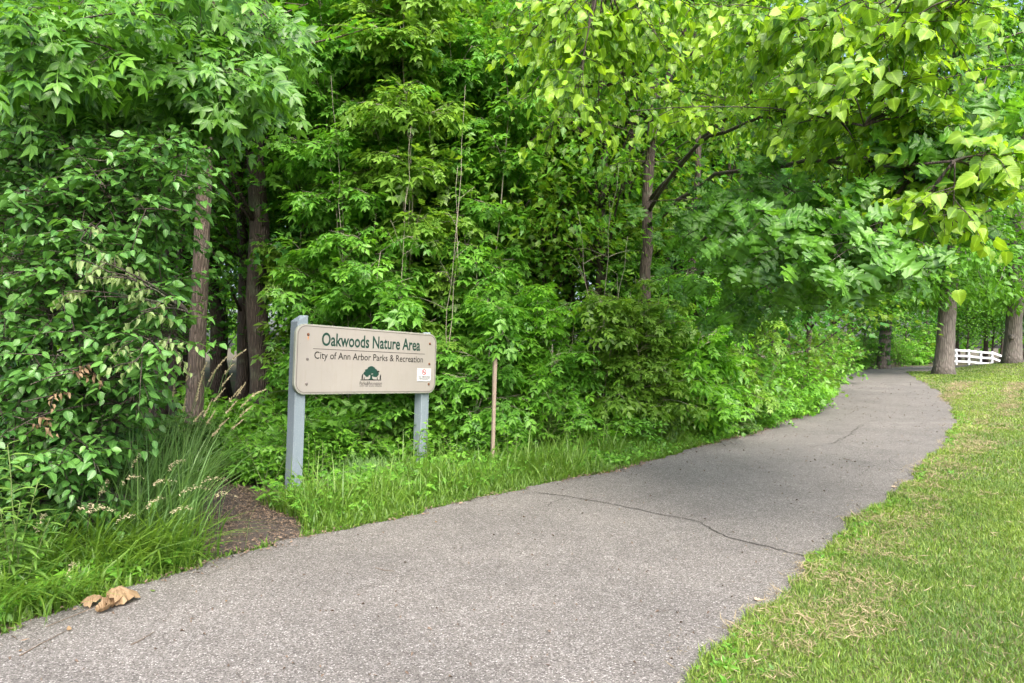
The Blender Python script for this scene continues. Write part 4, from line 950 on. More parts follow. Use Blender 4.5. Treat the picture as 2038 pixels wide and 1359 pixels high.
tg = [(1140, 215, 7.0), (1190, 240, 7.2), (1245, 190, 7.4), (1175, 60, 7.0), (1210, 120, 7.3), (1120, 40, 6.8), (1270, 70, 7.4), (1230, 20, 7), (1330, 200, 8.4), (1360, 220, 8.5), (1300, 120, 8), (1180, 140, 7.6), (1110, 110, 7.8), (1150, 180, 6.8),
      (1440, 50, 6.9), (1400, 110, 7.3), (1500, 30, 6.5), (1540, 80, 6.6), (1590, 40, 6.3), (1680, 60, 6.2), (1660, 20, 6.0), (1740, 90, 6.1), (1780, 60, 6.0), (1840, 80, 6.1), (1880, 20, 5.9), (1940, 30, 6.2), (1620, 130, 6.5), (1720, 160, 6.3), (1800, 150, 6.2), (1700, 210, 6.4),
      (1780, 220, 6.3), (1850, 230, 6.2), (1650, 260, 6.8), (1700, 280, 6.6), (1760, 300, 6.5), (1820, 300, 6.3), (1880, 330, 6.2), (1940, 320, 6.1), (2010, 310, 6.0), (1835, 430, 6.1), (1800, 470, 6.2), (1810, 380, 6.4), (1890, 250, 6.4),
      (1560, 180, 7.2), (1500, 130, 7.4), (1450, 170, 7.8), (1600, 220, 7.4), (1560, 270, 7.6), (1980, 370, 6.2), (1340, 30, 7.2), (1390, 20, 7.0)]
tg = [(a, b, near(c) * 1.15) for a, b, c in tg]
hanging(p, [tr, l0, l1, l2, l3, l4, l5], tg, 'l', 'heart', .102, 8, (.25, .5), 6, sag=.35, jit=.5, droop=.75, flat=.4, face=(.1, -.55, .8), tint=.42, tsd=.3, young=.45, lean=.6)
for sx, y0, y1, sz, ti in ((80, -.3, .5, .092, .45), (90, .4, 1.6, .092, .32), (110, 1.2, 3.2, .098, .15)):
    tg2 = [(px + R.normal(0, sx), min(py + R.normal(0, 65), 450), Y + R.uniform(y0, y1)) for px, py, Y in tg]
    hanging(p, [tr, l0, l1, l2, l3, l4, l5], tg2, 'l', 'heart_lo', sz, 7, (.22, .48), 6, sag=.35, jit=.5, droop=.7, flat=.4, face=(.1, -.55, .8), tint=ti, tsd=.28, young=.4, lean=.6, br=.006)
p.finish('tree with bright yellow-green heart shaped leaves hanging over the path at upper right', 'tree', parts=300, mats={'l': ('linden', 'crown')})

# ------------------------------------------------------------------ oak below it
p = Plant('oak_tree', GX(1384, 11.9), 'bark_dark')
tr = limb([(1380, 690 + (EYE + .1) / 11.9 * F, 11.9), (1382, 600, 11.9), (1378, 420, 11.9), (1392, 300, 11.8), (1380, 60, 11.7), (1372, -160, 11.6)], .065, .035, 20, 10)
l1 = limb([(1380, 500, 11.9), (1440, 430, 10.2), (1540, 400, 8.6), (1640, 420, 7.4), (1740, 440, 6.9)], .03, .009)
l2 = limb([(1384, 420, 11.9), (1500, 380, 10.0), (1640, 360, 8.8), (1800, 300, 8.0), (1930, 230, 7.6)], .03, .009)
l3 = limb([(1382, 560, 11.9), (1430, 520, 10.6), (1520, 520, 9.4), (1600, 540, 8.6)], .03, .010)
tg = [(1440, 420, 8.4), (1490, 440, 8.0), (1540, 430, 7.8), (1590, 450, 7.5), (1640, 440, 7.2), (1690, 460, 7.0), (1500, 490, 7.8), (1560, 490, 7.4), (1610, 500, 7.1), (1660, 510, 7.0), (1720, 500, 6.9), (1760, 460, 7.0), (1800, 480, 7.1), (1840, 420, 7.4), (1920, 210, 7.2), (1950, 250, 7.2), (1900, 290, 7.3),
      (1960, 300, 7.2), (1420, 480, 9), (1460, 540, 8.6), (1520, 550, 8.4), (1580, 560, 8.4), (1640, 560, 8.0), (1700, 550, 7.8), (1380, 540, 9.5), (1750, 520, 7.4), (1430, 380, 9.2), (1500, 380, 8.9), (1560, 380, 8.6), (1620, 380, 8.2), (1400, 590, 9.8), (1470, 600, 9.6), (1540, 600, 9.6), (1350, 480, 10), (1860, 370, 7.6), (1780, 400, 7.6), (1980, 180, 7.8), (1330, 420, 10.4)]
tg = [(a, b, near(c) * .88) for a, b, c in tg]
hanging(p, [tr, l1, l2, l3], tg, 'o', 'oak', .165, 7, (.15, .5), 5, sag=.25, droop=.8, flat=.3, face=(.1, -.85, .6), jit=.75, leaf_t0=.78, tint=.45, tsd=.2, young=.25, lean=.7)
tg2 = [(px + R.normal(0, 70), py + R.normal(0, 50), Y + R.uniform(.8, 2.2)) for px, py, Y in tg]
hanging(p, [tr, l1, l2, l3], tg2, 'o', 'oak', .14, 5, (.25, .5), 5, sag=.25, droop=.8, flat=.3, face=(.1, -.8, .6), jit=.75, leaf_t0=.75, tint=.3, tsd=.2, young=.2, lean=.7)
p.finish('young oak with pointed lobed leaves reaching over the path below the bright leaves', 'tree', parts=300, mats={'o': ('oak', 'crown')})

# ------------------------------------------------------------------ ash reaching in from the upper left
p = Plant('ash_tree', (-6.4, 6.8, 0), 'bark_dark')
trk = lean_poly(np.array([-6.4, 6.8, -.1]), np.array([-6.0, 6.6, 7.5]), 16, .03, 3); p.tube(trk, .15, .06, 10)
def limb3(a, b, r0, r1, arch): return p.branch(np.array(a), np.array(b), r0, r1, arch, .03, 12, 6)
lm = [limb3(trk[7], W(330, 200, 6.2), .05, .012, .12), limb3(trk[10], W(520, 20, 6.6), .05, .012, .10), limb3(trk[5], W(180, 330, 5.8), .04, .010, .12), limb3(trk[12], W(300, -80, 5.8), .05, .015, .05), limb3(trk[8], W(60, 60, 5.0), .04, .012, .1)]
tg = []
for k in range(92):
    px = R.uniform(-60, 560); py = R.uniform(-60, 150 + 240 * (1 - abs(px - 180) / 420)); 
    if px > 350: py = min(py, 210 - .25 * (px - 350))
    tg.append((px, py, R.uniform(5.2, 7.4)))
hanging(p, lm, tg, 'a', 'pinnate', .28, 6, (.25, .5), 3, sag=.35, droop=.6, flat=.35, face=(.15, -.5, .8), jit=.4, tint=.3, tsd=.2, young=.2, lean=.6, opp=True)
hanging(p, lm, [(30, 60, 4.6), (60, 120, 4.7), (120, 150, 4.8), (20, 20, 4.5), (160, 20, 5), (330, 30, 5.0), (400, 60, 5.4), (440, 100, 5.6), (480, 60, 5.8), (250, 110, 5.0), (330, 170, 5.3)], 'a', 'pinnate', .30, 5, (.25, .45), 3, sag=.3, droop=.7, flat=.35, tint=.4, tsd=.2, young=.3, lean=.7, opp=True)
p.finish('ash with drooping compound leaves reaching in from the upper left corner', 'tree', parts=260, mats={'a': ('ash', 'crown')})

# ------------------------------------------------------------------ leafy bush at the left
p = Plant('leafy_bush', GX(90, 5.6), 'bark_dark')
bb = p.base; stems = []
for k in range(16):
    e = W(R.uniform(-80, 380), R.uniform(330, 700), R.uniform(5.0, 6.2)); s = bb + np.array([R.normal(0, .25), R.normal(0, .15), -.05]); stems.append(p.branch(s, e, .014, .005, .08, .04, 10, 5))
tg = []
def right_edge(py): return np.interp(py, [250, 330, 420, 520, 620, 700, 800, 900, 1000, 1060], [330, 400, 380, 340, 320, 310, 270, 230, 200, 110])
while len(tg) < 260:
    py = R.uniform(270, 1040); px = R.uniform(-70, right_edge(py)); tg.append((px, py, R.uniform(4.55, 5.9)))
hanging(p, stems, tg, 'h', 'ovate', .073, 7, (.2, .42), 8, sag=.2, droop=.35, flat=.4, tint=.35, tsd=.2, young=.2, lean=.5, br=.006)
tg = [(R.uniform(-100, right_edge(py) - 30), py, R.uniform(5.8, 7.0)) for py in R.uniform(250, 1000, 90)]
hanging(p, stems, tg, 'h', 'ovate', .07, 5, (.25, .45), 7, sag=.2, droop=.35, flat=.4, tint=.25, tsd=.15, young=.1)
hanging(p, stems, [(395, 385, 5.2), (430, 370, 5.3), (370, 470, 5.0), (395, 455, 5.0), (300, 390, 4.9), (60, 260, 4.7), (150, 330, 4.7), (370, 700, 5.0), (350, 640, 5)], 'h', 'ovate', .085, 3, (.22, .36), 6, sag=.1, droop=.25, flat=.4, tint=.5, tsd=.15)
tg = [(160, 480, 4.75), (190, 510, 4.75), (215, 540, 4.75), (240, 550, 4.75), (130, 580, 4.7), (185, 590, 4.7), (280, 620, 4.85), (330, 690, 4.9), (250, 690, 4.8), (270, 720, 4.8), (200, 520, 4.7), (150, 545, 4.7)]
tg = [(a, b, c * .93) for a, b, c in tg]
hanging(p, stems, tg, 'w', 'dead', .055, 3, (.12, .24), 6, sag=.3, droop=1.6, flat=.5, tint=.5, tsd=.3)
tg = [(60, 765, 4.6), (45, 800, 4.6), (100, 745, 4.65), (15, 860, 4.55)]
tg = [(a, b, c * .94) for a, b, c in tg]
hanging(p, stems, tg, 'd', 'dead', .05, 2, (.1, .18), 5, sag=.4, droop=1.4, flat=.6, tint=.5, tsd=.3)
p.finish('dense round leaved bush with some wilted and brown leaves at the left edge', 'bush', parts=300, wood_name='stems', crown='foliage', mats={'h': ('honey', 'foliage'), 'w': ('wilt', 'wilted_leaves'), 'd': ('dead', 'dead_leaves')})

# long leaved plant at the lower left edge
def stem_plant(name, base, tops, leaf, mat, n, label, cat, size, parts=0):
    p = Plant(name, base, 'stem_green')
    for tp in tops:
        st_ = p.branch(np.asarray(base) + np.array([R.normal(0, .06), R.normal(0, .05), -.03]), tp, .006, .003, .03, .03, 9, 4)
        t = np.linspace(.25, 1, n) * 8; i = np.minimum(t.astype(int), 7); f = (t - i)[:, None]; pos = st_[i] * (1 - f) + st_[i + 1] * f
        a = np.arange(n) * 2.4 + R.uniform(0, 6); al = np.stack([np.cos(a), np.sin(a), .45 - .4 * (1 - t / 8)], 1); no = np.array([0, 0, 1.]) + R.normal(0, .25, (n, 3))
        p.add('w', leaf, pos, al, no, size * (1.15 - .4 * t / 8) * R.uniform(.8, 1.2, n), .45 + .3 * t / 8 + R.normal(0, .15, n))
    return p.finish(label, cat, parts=parts, mats={'w': (mat, 'foliage')}, wood_name='stems')
stem_plant('goldenrod', GX(20, 4.35), [W(15, 885, 4.3), W(75, 960, 4.2), W(-30, 930, 4.4), W(40, 1000, 4.15), W(100, 1030, 4.4), W(0, 1010, 4.1), W(-60, 980, 4.2)], 'willow', 'willow', 30, 'bright plant with long narrow leaves at the lower left edge', 'plant', .15, 150)
stem_plant('milkweed', GX(1085, 10.0), [W(1050, 790, 9.9), W(1080, 770, 9.9), W(1110, 775, 10.0), W(1130, 800, 9.9), W(1065, 830, 9.8), W(1100, 820, 9.8), W(1030, 820, 9.9), W(1145, 830, 10.0)], 'willow', 'willow', 24, 'narrow leaved weed clump on the verge right of the stake', 'plant', .26, 60)

for px, Y, h, sz, mt, lab in ((620, 7.9, .55, .075, 'vine', 'leafy weed right of the left sign post'), (668, 8.3, .42, .07, 'shrub', 'low leafy weed under the sign board'), (800, 8.6, .5, .07, 'vine', 'leafy weed left of the right sign post'), (852, 8.7, .62, .08, 'shrub', 'taller leafy weed right of the right sign post'),
                              (905, 9.0, .45, .07, 'vine', 'leafy weed between the right post and the stake'), (1010, 9.0, .6, .08, 'shrub', 'leafy weed just right of the stake'), (1130, 9.6, .55, .08, 'vine', 'leafy weed in front of the narrow leaved clump'), (530, 7.7, .5, .075, 'shrub', 'leafy weed left of the left sign post'), (1195, 9.9, .6, .08, 'shrub', 'leafy weed where the verge begins to narrow')):
    b0 = GX(px, Y); stem_plant('weed', b0, [b0 + np.array([R.normal(0, .16), R.normal(0, .1), h * R.uniform(.6, 1.1)]) for _ in range(5)], 'ovate_lo', mt, 12, lab, 'weed', sz * 1.2)
# ------------------------------------------------------------------ tall grass with seed heads, left of the sign
def grass_clump(name, centre, n, hr, w, spread, lean_az, bend, mat, tint, label, heads, head_shape, seed_mat, hk=1.0):
    root = empty(name, centre); tag(root, label, 'grass')
    b = np.stack([R.normal(0, spread[0], n), R.normal(0, spread[1], n), np.full(n, -.02)], 1)
    kp = (b[:, 0] + centre[0] < XL(b[:, 1] + centre[1]) - .04) & ~inside(dl, b[:, 0] + centre[0], b[:, 1] + centre[1]); b = b[kp]; n = len(b)
    o = blade_obj('blades', b, R.uniform(*hr, n), w * R.uniform(.6, 1.3, n), lean_az + R.normal(0, .9, n), R.uniform(*bend, n), R.normal(tint, .2, n), mat, 4, root); o['kind'] = 'stuff'
    for hx, hy, hY, L, dx in heads:
        hY = hY * hk; L = L * (1.35 if head_shape == 'spike' else 1.9)
        e = W(hx, hy, hY) - np.asarray(centre); s = np.array([e[0] * .35 + R.normal(0, .06), e[1] * .5 + R.normal(0, .05), 0])
        t = np.linspace(0, 1, 8)[:, None]; pl_ = s + (e - s) * t; pl_[:, 0] -= .10 * np.sin(t[:, 0] * math.pi) * np.sign(e[0] - s[0])
        V, T = tube(pl_, np.linspace(.0022, .0012, 8), 3)
        stx = link('stalk', mesh_np('stalk', V, T, M['tallgrass'], np.full(len(V), .8), np.zeros(len(V))), root)
        d = nrm(np.array([dx, R.normal(0, .1), 1.0 - abs(dx) * .4])); m = 90 if head_shape == 'spike' else 60
        q = R.uniform(0, 1, m); pos = e + d * (q * L)[:, None]
        if head_shape != 'spike': pos[:, 2] -= .5 * L * q ** 2; pos += R.normal(0, .007, (m, 3))
        al = d * 1.2 + R.normal(0, .4, (m, 3)) - np.array([0, 0, 0 if head_shape == 'spike' else .8]); sz = (.022 if head_shape == 'spike' else .020) * (1 - .5 * q) * R.uniform(.7, 1.2, m)
        V, T, ti, rb = leaf_mesh_arrays(S['lance_lo'], pos, al, R.normal(0, 1, (m, 3)), sz, R.uniform(0, 1, m))
        link('seed_head', mesh_np('seed_head', V, T, M[seed_mat], ti, rb), root)
hd = [(R.uniform(0, 1)) for _ in range(1)]
heads = [(462, 715, 6.2, .10, .9), (430, 735, 6.1, .09, .6), (415, 760, 6.2, .11, .5), (395, 770, 6.1, .09, .3), (440, 770, 6.2, .10, .6), (455, 800, 6.2, .12, .6), (470, 790, 6.3, .1, .5), (448, 825, 6.1, .10, .6), (425, 800, 6.0, .10, .6), (500, 787, 6.2, .09, 1.2), (475, 830, 6.2, .1, .8),
         (460, 855, 6.1, .09, .8), (405, 830, 6.0, .11, .4), (390, 800, 6.0, .1, .2), (410, 845, 6.0, .09, .5), (370, 760, 6.0, .1, .3), (355, 740, 6.0, .09, .2), (345, 790, 5.9, .1, .1), (385, 840, 6.0, .08, .6), (435, 850, 6.0, .08, .8), (478, 812, 6.2, .1, .7), (420, 870, 5.9, .07, .7), (365, 820, 5.9, .1, .2), (400, 745, 6.2, .08, .4), (445, 745, 6.3, .09, .7)]
grass_clump('tall_grass', GX(385, 5.65), 1700, (.35, 1.2), .0115, (.27, .22), .2, (.1, .75), 'tallgrass', .45, 'tall blue-green grass with pale upright seed heads left of the sign', heads, 'spike', 'seed', .9)
heads2 = [(300, 965, 5.0, .12, .9), (240, 960, 4.9, .12, .8), (150, 1015, 4.6, .14, 1.0), (170, 1020, 4.6, .12, 1.0), (260, 930, 5.0, .12, .4), (360, 980, 5.1, .12, .9), (400, 960, 5.2, .12, 1.0), (425, 985, 5.3, .10, 1.2), (340, 1020, 5.0, .1, .8), (200, 985, 4.8, .12, .3), (70, 1060, 4.4, .14, .3), (230, 1040, 4.7, .1, .7), (330, 940, 5.1, .12, .5), (290, 1010, 4.9, .1, .6), (135, 1150, 4.3, .1, .2)]
grass_clump('weedy_grass', GX(225, 4.95), 1100, (.15, .66), .0145, (.42, .20), -.4, (.3, 1.4), 'grass', .5, 'weedy grass with drooping straw coloured heads beside the path at lower left', heads2, 'droop', 'seed')
grass_clump('grass_tussock', GX(10, 4.1), 420, (.2, .55), .013, (.40, .14), -.5, (.6, 1.5), 'grass', .4, 'arching grass tussock at the path edge in the lower left corner', [], 'spike', 'seed')
grass_clump('dry_grass', GX(1320, 10.75), 420, (.2, .5), .008, (.25, .14), .3, (.3, .9), 'grass', .5, 'small grass clump with dry heads on the narrowing verge', [(1345, 790, 10.8, .2, .6), (1375, 800, 10.9, .2, .8), (1310, 815, 10.7, .18, .3), (1400, 820, 11.0, .2, .9), (1360, 830, 10.8, .18, .4)], 'droop', 'straw')
grass_clump('grass_tuft', GX(930, 8.9), 500, (.15, .42), .008, (.35, .12), .1, (.3, .9), 'grass', .5, 'grass tuft at the foot of the wooden stake', [], 'spike', 'seed')
grass_clump('grass_tuft', GX(730, 8.35), 420, (.15, .38), .008, (.25, .1), 2.0, (.3, .9), 'tallgrass', .5, 'grass tuft between the two sign posts', [], 'spike', 'seed')

# ------------------------------------------------------------------ far right: trees by the path bend
def far_tree(name, base, pts_px, r0, r1, bark, label, crown_c, nclu, nleaf, mat, shape, size, tint=.4, ivy=False, knot=False):
    p = Plant(name, base, bark); q = np.array([W(*a) for a in pts_px]); q[0, 2] = base[2] - .15
    d = np.concatenate([[0], np.cumsum(np.linalg.norm(np.diff(q, axis=0), axis=1))]); s = np.linspace(0, d[-1], 34)
    o = np.stack([np.interp(s, d, q[:, k]) for k in range(3)], 1); t = s / s[-1]
    p.wood.append(tube(o, r0 + (r1 - r0) * t + r0 * .5 * np.exp(-s / .4), 20, 4, .035))
    if knot: p.wood.append(tube(np.array([W(2014, 671, base[1] - .36), W(2014, 672, base[1] - .52)]), [.14, .09], 9))
    for (cx_, cy_, cY, sx, sy) in crown_c:
        for k in range(nclu):
            e = W(cx_ + R.normal(0, sx), cy_ + R.normal(0, sy), cY + R.normal(0, 1.6)); i = int(np.clip(np.argmin(np.abs(o[:, 2] - e[2] + .8)), 12, 33)); p.branch(o[i], e, .06, .008, .02, .05, 6, 4)
            n = nleaf; dd = R.normal(0, 1, (n, 3)) * np.array([.75, .75, .28]); al = dd + R.normal(0, .4, (n, 3)); al[:, 2] -= .5
            p.add('c', shape, e + dd, al, np.array([0, 0, 1.]) + R.normal(0, .4, (n, 3)), size * R.uniform(.7, 1.3, n), tint + R.normal(0, .2, n) + R.normal(0, .12))
    if ivy:
        n = 900; z = R.uniform(0, 1, n) ** .8; i = (z * 14).astype(int); a = R.uniform(0, 6.28, n); rr_ = r0 * 1.15
        pos = o[i] + np.stack([np.cos(a) * rr_, np.sin(a) * rr_, R.uniform(0, .25, n)], 1); al = np.stack([np.cos(a), np.sin(a), -.6 * np.ones(n)], 1)
        p.add('i', 'maple_lo', pos, al, np.stack([np.cos(a), np.sin(a), .5 * np.ones(n)], 1), R.uniform(.08, .16, n), R.normal(.3, .2, n))
    return p.finish(label, 'tree', mats={'c': (mat, 'crown'), 'i': ('maple', 'ivy')})
b1 = P(1877, 746)
far_tree('roadside_tree', b1, [(1877, 746, b1[1]), (1882, 680, b1[1]), (1886, 600, b1[1]), (1895, 520, b1[1]), (1905, 400, b1[1]), (1915, 200, b1[1]), (1925, -100, b1[1])], .36, .21, 'bark_grey', 'grey-brown trunk with furrowed bark on the lawn edge at the path bend',
         [(1830, 480, b1[1] - .5, 70, 40), (1900, 440, b1[1] - 1, 60, 50), (1850, 330, b1[1], 90, 80), (1960, 300, b1[1], 70, 120), (1800, 560, b1[1] - .8, 50, 30), (1900, 80, b1[1], 120, 70), (2010, 60, b1[1] + 1, 60, 60), (1990, 190, b1[1] + 1, 60, 60), (1880, 200, b1[1] + 1, 80, 60), (1960, 0, b1[1] + 1, 90, 50), (1750, 100, b1[1] + 2, 120, 80), (1640, 250, b1[1] + 3, 100, 80)], 15, 130, 'oak', 'ovate_lo', .26, .5)
b2 = np.array([(2014 - 1019) / F * 33.4, 33.4, float(g((2014 - 1019) / F * 33.4, 33.4))])
far_tree('roadside_tree', b2, [(2014, 722, 33.4), (2018, 640, 33.4), (2024, 540, 33.4), (2032, 420, 33.4), (2040, 250, 33.4), (2046, 0, 33.4)], .36, .22, 'bark_grey', 'broad trunk with a dark knot at the right edge of the photo',
         [(1990, 560, 33.0, 40, 30), (2060, 480, 33.0, 60, 60), (1970, 420, 34, 60, 60), (2010, 250, 34, 60, 80), (2080, 100, 34, 100, 100), (1990, 120, 35, 60, 80), (2030, 330, 35, 50, 60)], 13, 120, 'canopy', 'ovate_lo', .25, .45, knot=True)
b3 = GX(1757, 38.0)
far_tree('roadside_tree', b3, [(1757, 720, 38.0), (1762, 660, 38.0), (1770, 600, 38.0), (1778, 540, 38.0), (1784, 400, 38.0), (1790, 200, 38.0)], .30, .2, 'bark_grey', 'ivy covered leaning trunk in the shrubs beyond the path bend',
         [(1770, 560, 38, 60, 30), (1740, 450, 38, 80, 60), (1820, 500, 38.5, 60, 60), (1690, 560, 37, 50, 50), (1760, 250, 39, 100, 120)], 13, 130, 'canopy', 'ovate_lo', .26, .5, ivy=True)
FB = 'trees beyond the white fence'
for k, px, Y, sc, lab in [(2, 1690, 46, 1.0, 'tall tree left of the ivy covered trunk'), (0, 1760, 52, 1.2, 'tall tree behind the ivy covered trunk'), (1, 1840, 52, 1.2, 'tall tree behind the far end of the path'), (0, 1905, 54, 1.1, 'tall tree behind the left end of the white fence'),
                          (1, 1960, 53, 1.15, 'tall tree behind the middle of the white fence'), (0, 2020, 55, 1.3, 'tall tree behind the right end of the white fence'), (1, 2090, 50, 1.3, 'tall tree beyond the right edge of the photo')]:
    place(k, px, Y, sc * 1.15, None, lab, FB)
for px, Y, sc, lab in [(1720, 44, 1.0, 'bushy tree left of the ivy covered trunk base'), (1800, 50, 1.1, 'bushy tree right of the ivy covered trunk base'), (1870, 53, 1.0, 'bushy tree left of the white fence'), (1925, 51.5, 1.1, 'bushy tree hanging over the left part of the white fence'), (1975, 52, 1.15, 'bushy tree hanging over the right part of the white fence'), (2040, 50, 1.2, 'bushy tree behind the broad trunk at the right edge'), (1900, 58, 1.3, 'bushy tree far behind the white fence'), (1990, 60, 1.4, 'bushy tree farthest behind the white fence')]:
    place(3, px, Y, sc, None, lab, 'bushy trees beyond the white fence', zs=sc * .9)

# far edge of the wood, one mass of foliage
n = 26000; X = R.uniform(-75, 75, n); Y = np.where(X < 20, R.uniform(44, 58, n), R.uniform(62, 75, n)); Z = R.uniform(.1, 1, n) ** .9 * (9 + 4 * fnoise(X, Y, .35, 51)); Y = Y + 2 * fnoise(X, Z, .9, 52)
keep = R.uniform(0, 1, n) < np.clip(.75 + .8 * fnoise(X, Z, .8, 53), .25, 1); X, Y, Z = X[keep], Y[keep], Z[keep]; n = len(X)
al = R.normal(0, 1, (n, 3)); al[:, 2] -= .5
V, T, ti, rb = leaf_mesh_arrays(S['ovate_lo'], np.stack([X, Y, Z + .3], 1), al, np.array([0, -.4, .9]) + R.normal(0, .4, (n, 3)), R.uniform(.45, .9, n), R.normal(.6, .2, n).clip(0, 1))
tag(link('far_foliage', mesh_np('far_foliage', V, T, M['canopy'], ti, rb)), 'mass of leaves at the far side of the wood', 'foliage', kind='stuff')

# ------------------------------------------------------------------ white fence at the far path
M['fence'] = plain_mat('fence_white', (0.50, 0.52, 0.55), .7, .1, 8)
M['fence_wood'] = plain_mat('fence_bare_wood', (0.26, 0.21, 0.17), .85, .25, 20)
fY = 47.0; fr = empty('rail_fence', GX(1903, fY)); tag(fr, 'white three rail fence beyond the path between the two grey trunks', 'fence'); fb = np.array(fr.location)
def box(c, dx, dy, dz, ax=None):
    """box centred at c; ax: unit direction of the long side dx (in the x-z/y plane)"""
    ax = np.array([1., 0, 0]) if ax is None else nrm(np.asarray(ax, float)); up = np.array([0, 0, 1.]); sd_ = nrm(np.cross(up, ax)); up = np.cross(ax, sd_)
    V = np.array([c + ax * dx * i + sd_ * dy * j + up * dz * k for i in (-.5, .5) for j in (-.5, .5) for k in (-.5, .5)])
    T = np.array([(0, 1, 3), (0, 3, 2), (4, 6, 7), (4, 7, 5), (0, 4, 5), (0, 5, 1), (2, 3, 7), (2, 7, 6), (0, 2, 6), (0, 6, 4), (1, 5, 7), (1, 7, 3)]); return V, T
fpx = [1878, 1903, 1928, 1951.5, 1974, 1996]; ft = [694, 694, 695, 698, 699, 707]; fp = [W(a, b, fY) for a, b in zip(fpx, ft)]
for i, tp in enumerate(fp):
    hgt = 1.07; link('post', mesh_np('post', *box(tp - fb - np.array([0, 0, hgt / 2]), .12, .12, hgt), M['fence'], smooth=False), fr)
for i in range(5):
    for dz in (.10, .46, .83):
        a, b = fp[i] - fb - np.array([0, .075, dz]), fp[i + 1] - fb - np.array([0, .075, dz]); link('rail', mesh_np('rail', *box((a + b) / 2, np.linalg.norm(b - a) - .004, .035, .135, b - a), M['fence'], smooth=False), fr)
f2 = empty('wooden_rail', GX(1838, 50.5)); tag(f2, 'bare wooden rail fence left of the leaning grey trunk, half hidden by shrubs', 'fence'); b2_ = np.array(f2.location)
a, b = W(1818, 697, 50.5) - b2_, W(1872, 700, 50.5) - b2_
link('rail', mesh_np('rail', *box((a + b) / 2, np.linalg.norm(b - a), .06, .16, b - a), M['fence_wood'], smooth=False), f2)
for e in (a, b): link('post', mesh_np('post', *box(np.array([e[0], e[1] + .12, .5]), .12, .12, 1.1), M['fence_wood'], smooth=False), f2)

# ------------------------------------------------------------------ fallen leaves and twigs on the path
def curled_leaf(name, px, py, size, az, mat, label, curl=.5, lobes=True, seed=0, tint=.6):
    rs = np.random.default_rng(seed); c = P(px, py); crumple = lobes == 'crumple'; c[2] += .016
    half = [(0, 1.0), (.10, .80), (.24, .86), (.17, .62), (.34, .66), (.55, .74), (.40, .50), (.50, .36), (.26, .34), (.38, .14), (.16, .10), (.03, 0)] if lobes and not crumple else [(0, 1), (.14, .86), (.28, .86), (.27, .70), (.44, .68), (.52, .60), (.44, .46), (.49, .36), (.34, .28), (.34, .14), (.16, .08), (.03, 0)] if crumple else [(0, 1), (.13, .85), (.24, .6), (.27, .4), (.2, .2), (.05, .02)]
    pts = [(x, y) for x, y in half] + [(-x, y) for x, y in half[::-1] if x > 1e-6]; n = len(pts); rings = []; V = []
    for s in (1.0, .6, .25):
        for x, y in pts:
            xx, yy = x * s, .35 + (y - .35) * s; z = curl * (.9 * xx * xx + .5 * (yy - .35) ** 2) + (.07 if crumple else .05) * math.sin((14 if crumple else 8) * xx + seed) * math.sin((12 if crumple else 7) * yy) + .10 * curl * rs.uniform(0, 1) * s; V.append((xx, yy, z))
    V.append((0, .35, .01)); T = []
    for k in range(2):
        for i in range(n):
            a_, b_ = k * n + i, k * n + (i + 1) % n; T += [(a_, b_, b_ + n), (a_, b_ + n, a_ + n)]
    for i in range(n): T.append((2 * n + i, 2 * n + (i + 1) % n, 3 * n))
    V = np.array(V); V[:, 1] -= .35; V[:, 2] -= V[:, 2].min(); V *= size; ca, sa = math.cos(az), math.sin(az)
    V = np.stack([V[:, 0] * ca - V[:, 1] * sa, V[:, 0] * sa + V[:, 1] * ca, V[:, 2]], 1)
    return V, np.array(T), c
def fallen(px, py, size, az, label, curl=.5, lobes=True, seed=0, tint=.6, mat='dead', group=None):
    V, T, c = curled_leaf('', px, py, size, az, mat, label, curl, lobes, seed)
    o = link('fallen_leaf', mesh_np('fallen_leaf', V, T, M[mat], np.full(len(V), tint), np.zeros(len(V)), True), None, tuple(c)); tag(o, label, 'leaf', group or 'fallen leaves on the path')
M['orange'] = leaf_mat('orange_leaf', (0.50, 0.16, 0.05), (0.55, 0.22, 0.08), .2, .6, tgain=(1, 1, 1))
M['pale'] = leaf_mat('pale_leaf', (0.50, 0.38, 0.26), (0.58, 0.46, 0.34), .2, .7, tgain=(1, 1, 1))
r = empty('crumpled_leaf', P(222, 1208)); tag(r, 'large crumpled tan dead leaf with stalk at the path edge in the lower left', 'leaf', 'fallen leaves on the path')
for k, (px, py, s, az, cu, sd_, nm) in enumerate([(236, 1203, .185, -1.25, -1.5, 1, 'leaf_blade'), (188, 1209, .12, 1.7, -1.4, 2, 'leaf_blade'), (202, 1224, .10, -.7, 1.8, 3, 'leaf_blade'), (222, 1213, .12, .4, 1.7, 4, 'leaf_blade')]):
    V, T, c = curled_leaf('', px, py, s, az, 'dead', '', cu, 'crumple', sd_); V[:, 2] += .008 if k == 0 else 0
    link(nm, mesh_np(nm, V, T, M['dead'], np.clip(.65 - .15 * k + R.normal(0, .22, len(V)), 0, 1), np.zeros(len(V)), False), r, tuple(c - np.array(r.location)))
a, b = P(195, 1216), P(92, 1254); tq = np.linspace(0, 1, 7)[:, None]; pl_ = a + (b - a) * tq; pl_[:, 2] = .019 + .012 * (1 - tq[:, 0])
V, T = tube(pl_ - np.array(r.location), np.linspace(.003, .0018, 7), 4); link('stalk', mesh_np('stalk', V, T, M['twig']), r)
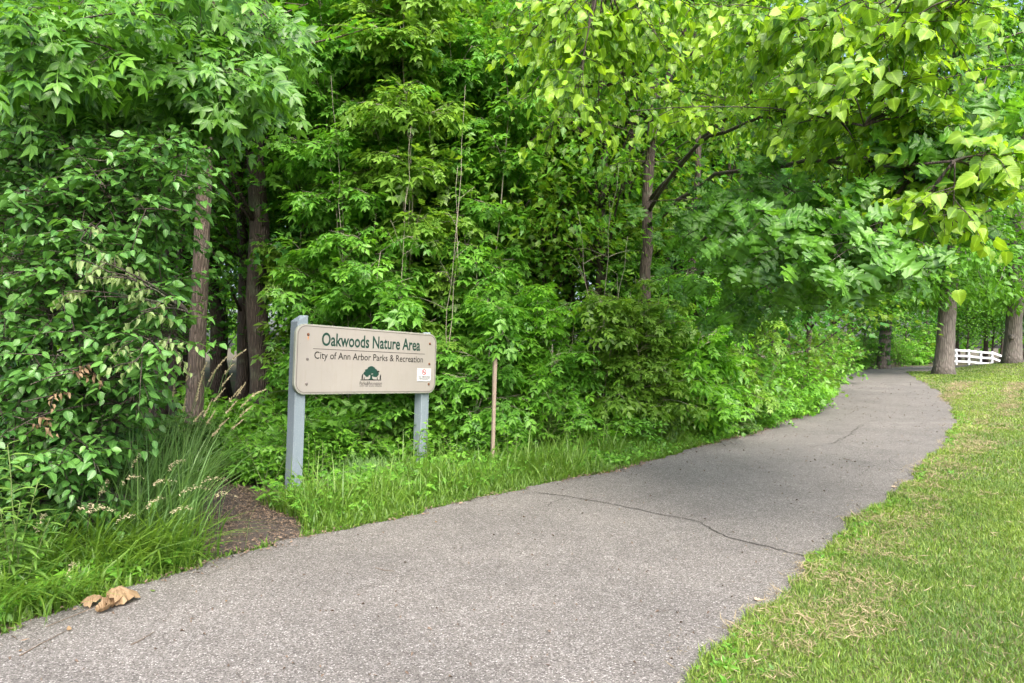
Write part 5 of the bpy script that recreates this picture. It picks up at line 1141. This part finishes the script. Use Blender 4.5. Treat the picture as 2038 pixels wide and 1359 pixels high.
def twig_on_path(pix, r0, label):
    q = np.array([P(*p_) for p_ in pix]); t = np.linspace(0, 1, 9); i = np.linspace(0, 1, len(q)); o = np.stack([np.interp(t, i, q[:, k]) for k in range(3)], 1); o[:, :2] += R.normal(0, .002, (9, 2)); o[:, 2] += .013 + r0
    V, T = tube(o - o[0], np.linspace(r0, r0 * .5, 9), 5); tag(link('twig', mesh_np('twig', V, T, M['twig'], smooth=True), None, tuple(o[0])), label, 'twig', 'twigs on the path')
twig_on_path([(38, 1312), (80, 1288), (130, 1262)], .0032, 'thin twig lying below the crumpled leaf in the lower left')
twig_on_path([(262, 1289), (285, 1277), (308, 1262)], .003, 'short dark twig on the asphalt near the lower left')
twig_on_path([(748, 1134), (765, 1139), (785, 1141)], .0025, 'short curved twig on the asphalt below the sign')
twig_on_path([(1678, 915), (1690, 917), (1697, 921)], .004, 'short twig on the path toward the bend')
fallen(138, 1260, .045, .7, 'small tan leaf on the end of the thin twig', 1.2, False, 5, .6)
fallen(305, 1181, .040, 1.2, 'small olive leaf on the path right of the crumpled leaf', .5, False, 6, .1, 'wilt')
fallen(450, 1202, .022, .3, 'tiny brown leaf on the asphalt near the earth patch', .8, False, 7, .2)
fallen(1207, 943, .085, 1.4, 'orange fallen leaf at the far edge of the path', .5, False, 8, .5, 'orange')
fallen(1511, 1199, .060, 1.9, 'pale pinkish leaf on the path by the lawn edge', .5, True, 9, .5, 'pale')
fallen(1782, 973, .075, 1.2, 'pale leaf on the path near the upper lawn edge', .6, True, 10, .5, 'pale')
fallen(1092, 1331, .026, 1.2, 'dark brown scrap of leaf at the bottom of the path', .8, False, 11, .0, 'litter')
fallen(455, 1332, .024, .5, 'dark brown scrap of leaf at the lower left of the path', .8, False, 12, .1, 'litter')
fallen(40, 1302, .022, .2, 'small reddish scrap beside the thin twig', .8, False, 13, .1)
fallen(868, 1043, .035, .4, 'brown curled leaf on the path below the right sign post', .8, False, 14, .1)
fallen(1104, 1207, .020, .4, 'tiny red-brown scrap in the middle of the path', .8, False, 15, .0)
fallen(465, 1064, .045, .4, 'pale leaf lying on the bare earth patch', .6, False, 16, .4, 'wilt')
fallen(800, 978, .06, .4, 'dry beige leaf lying in the verge grass below the sign', .8, False, 17, .6, 'pale')
print('tris', sum(len(m.polygons) for m in bpy.data.meshes), 'objects', len(bpy.data.objects))
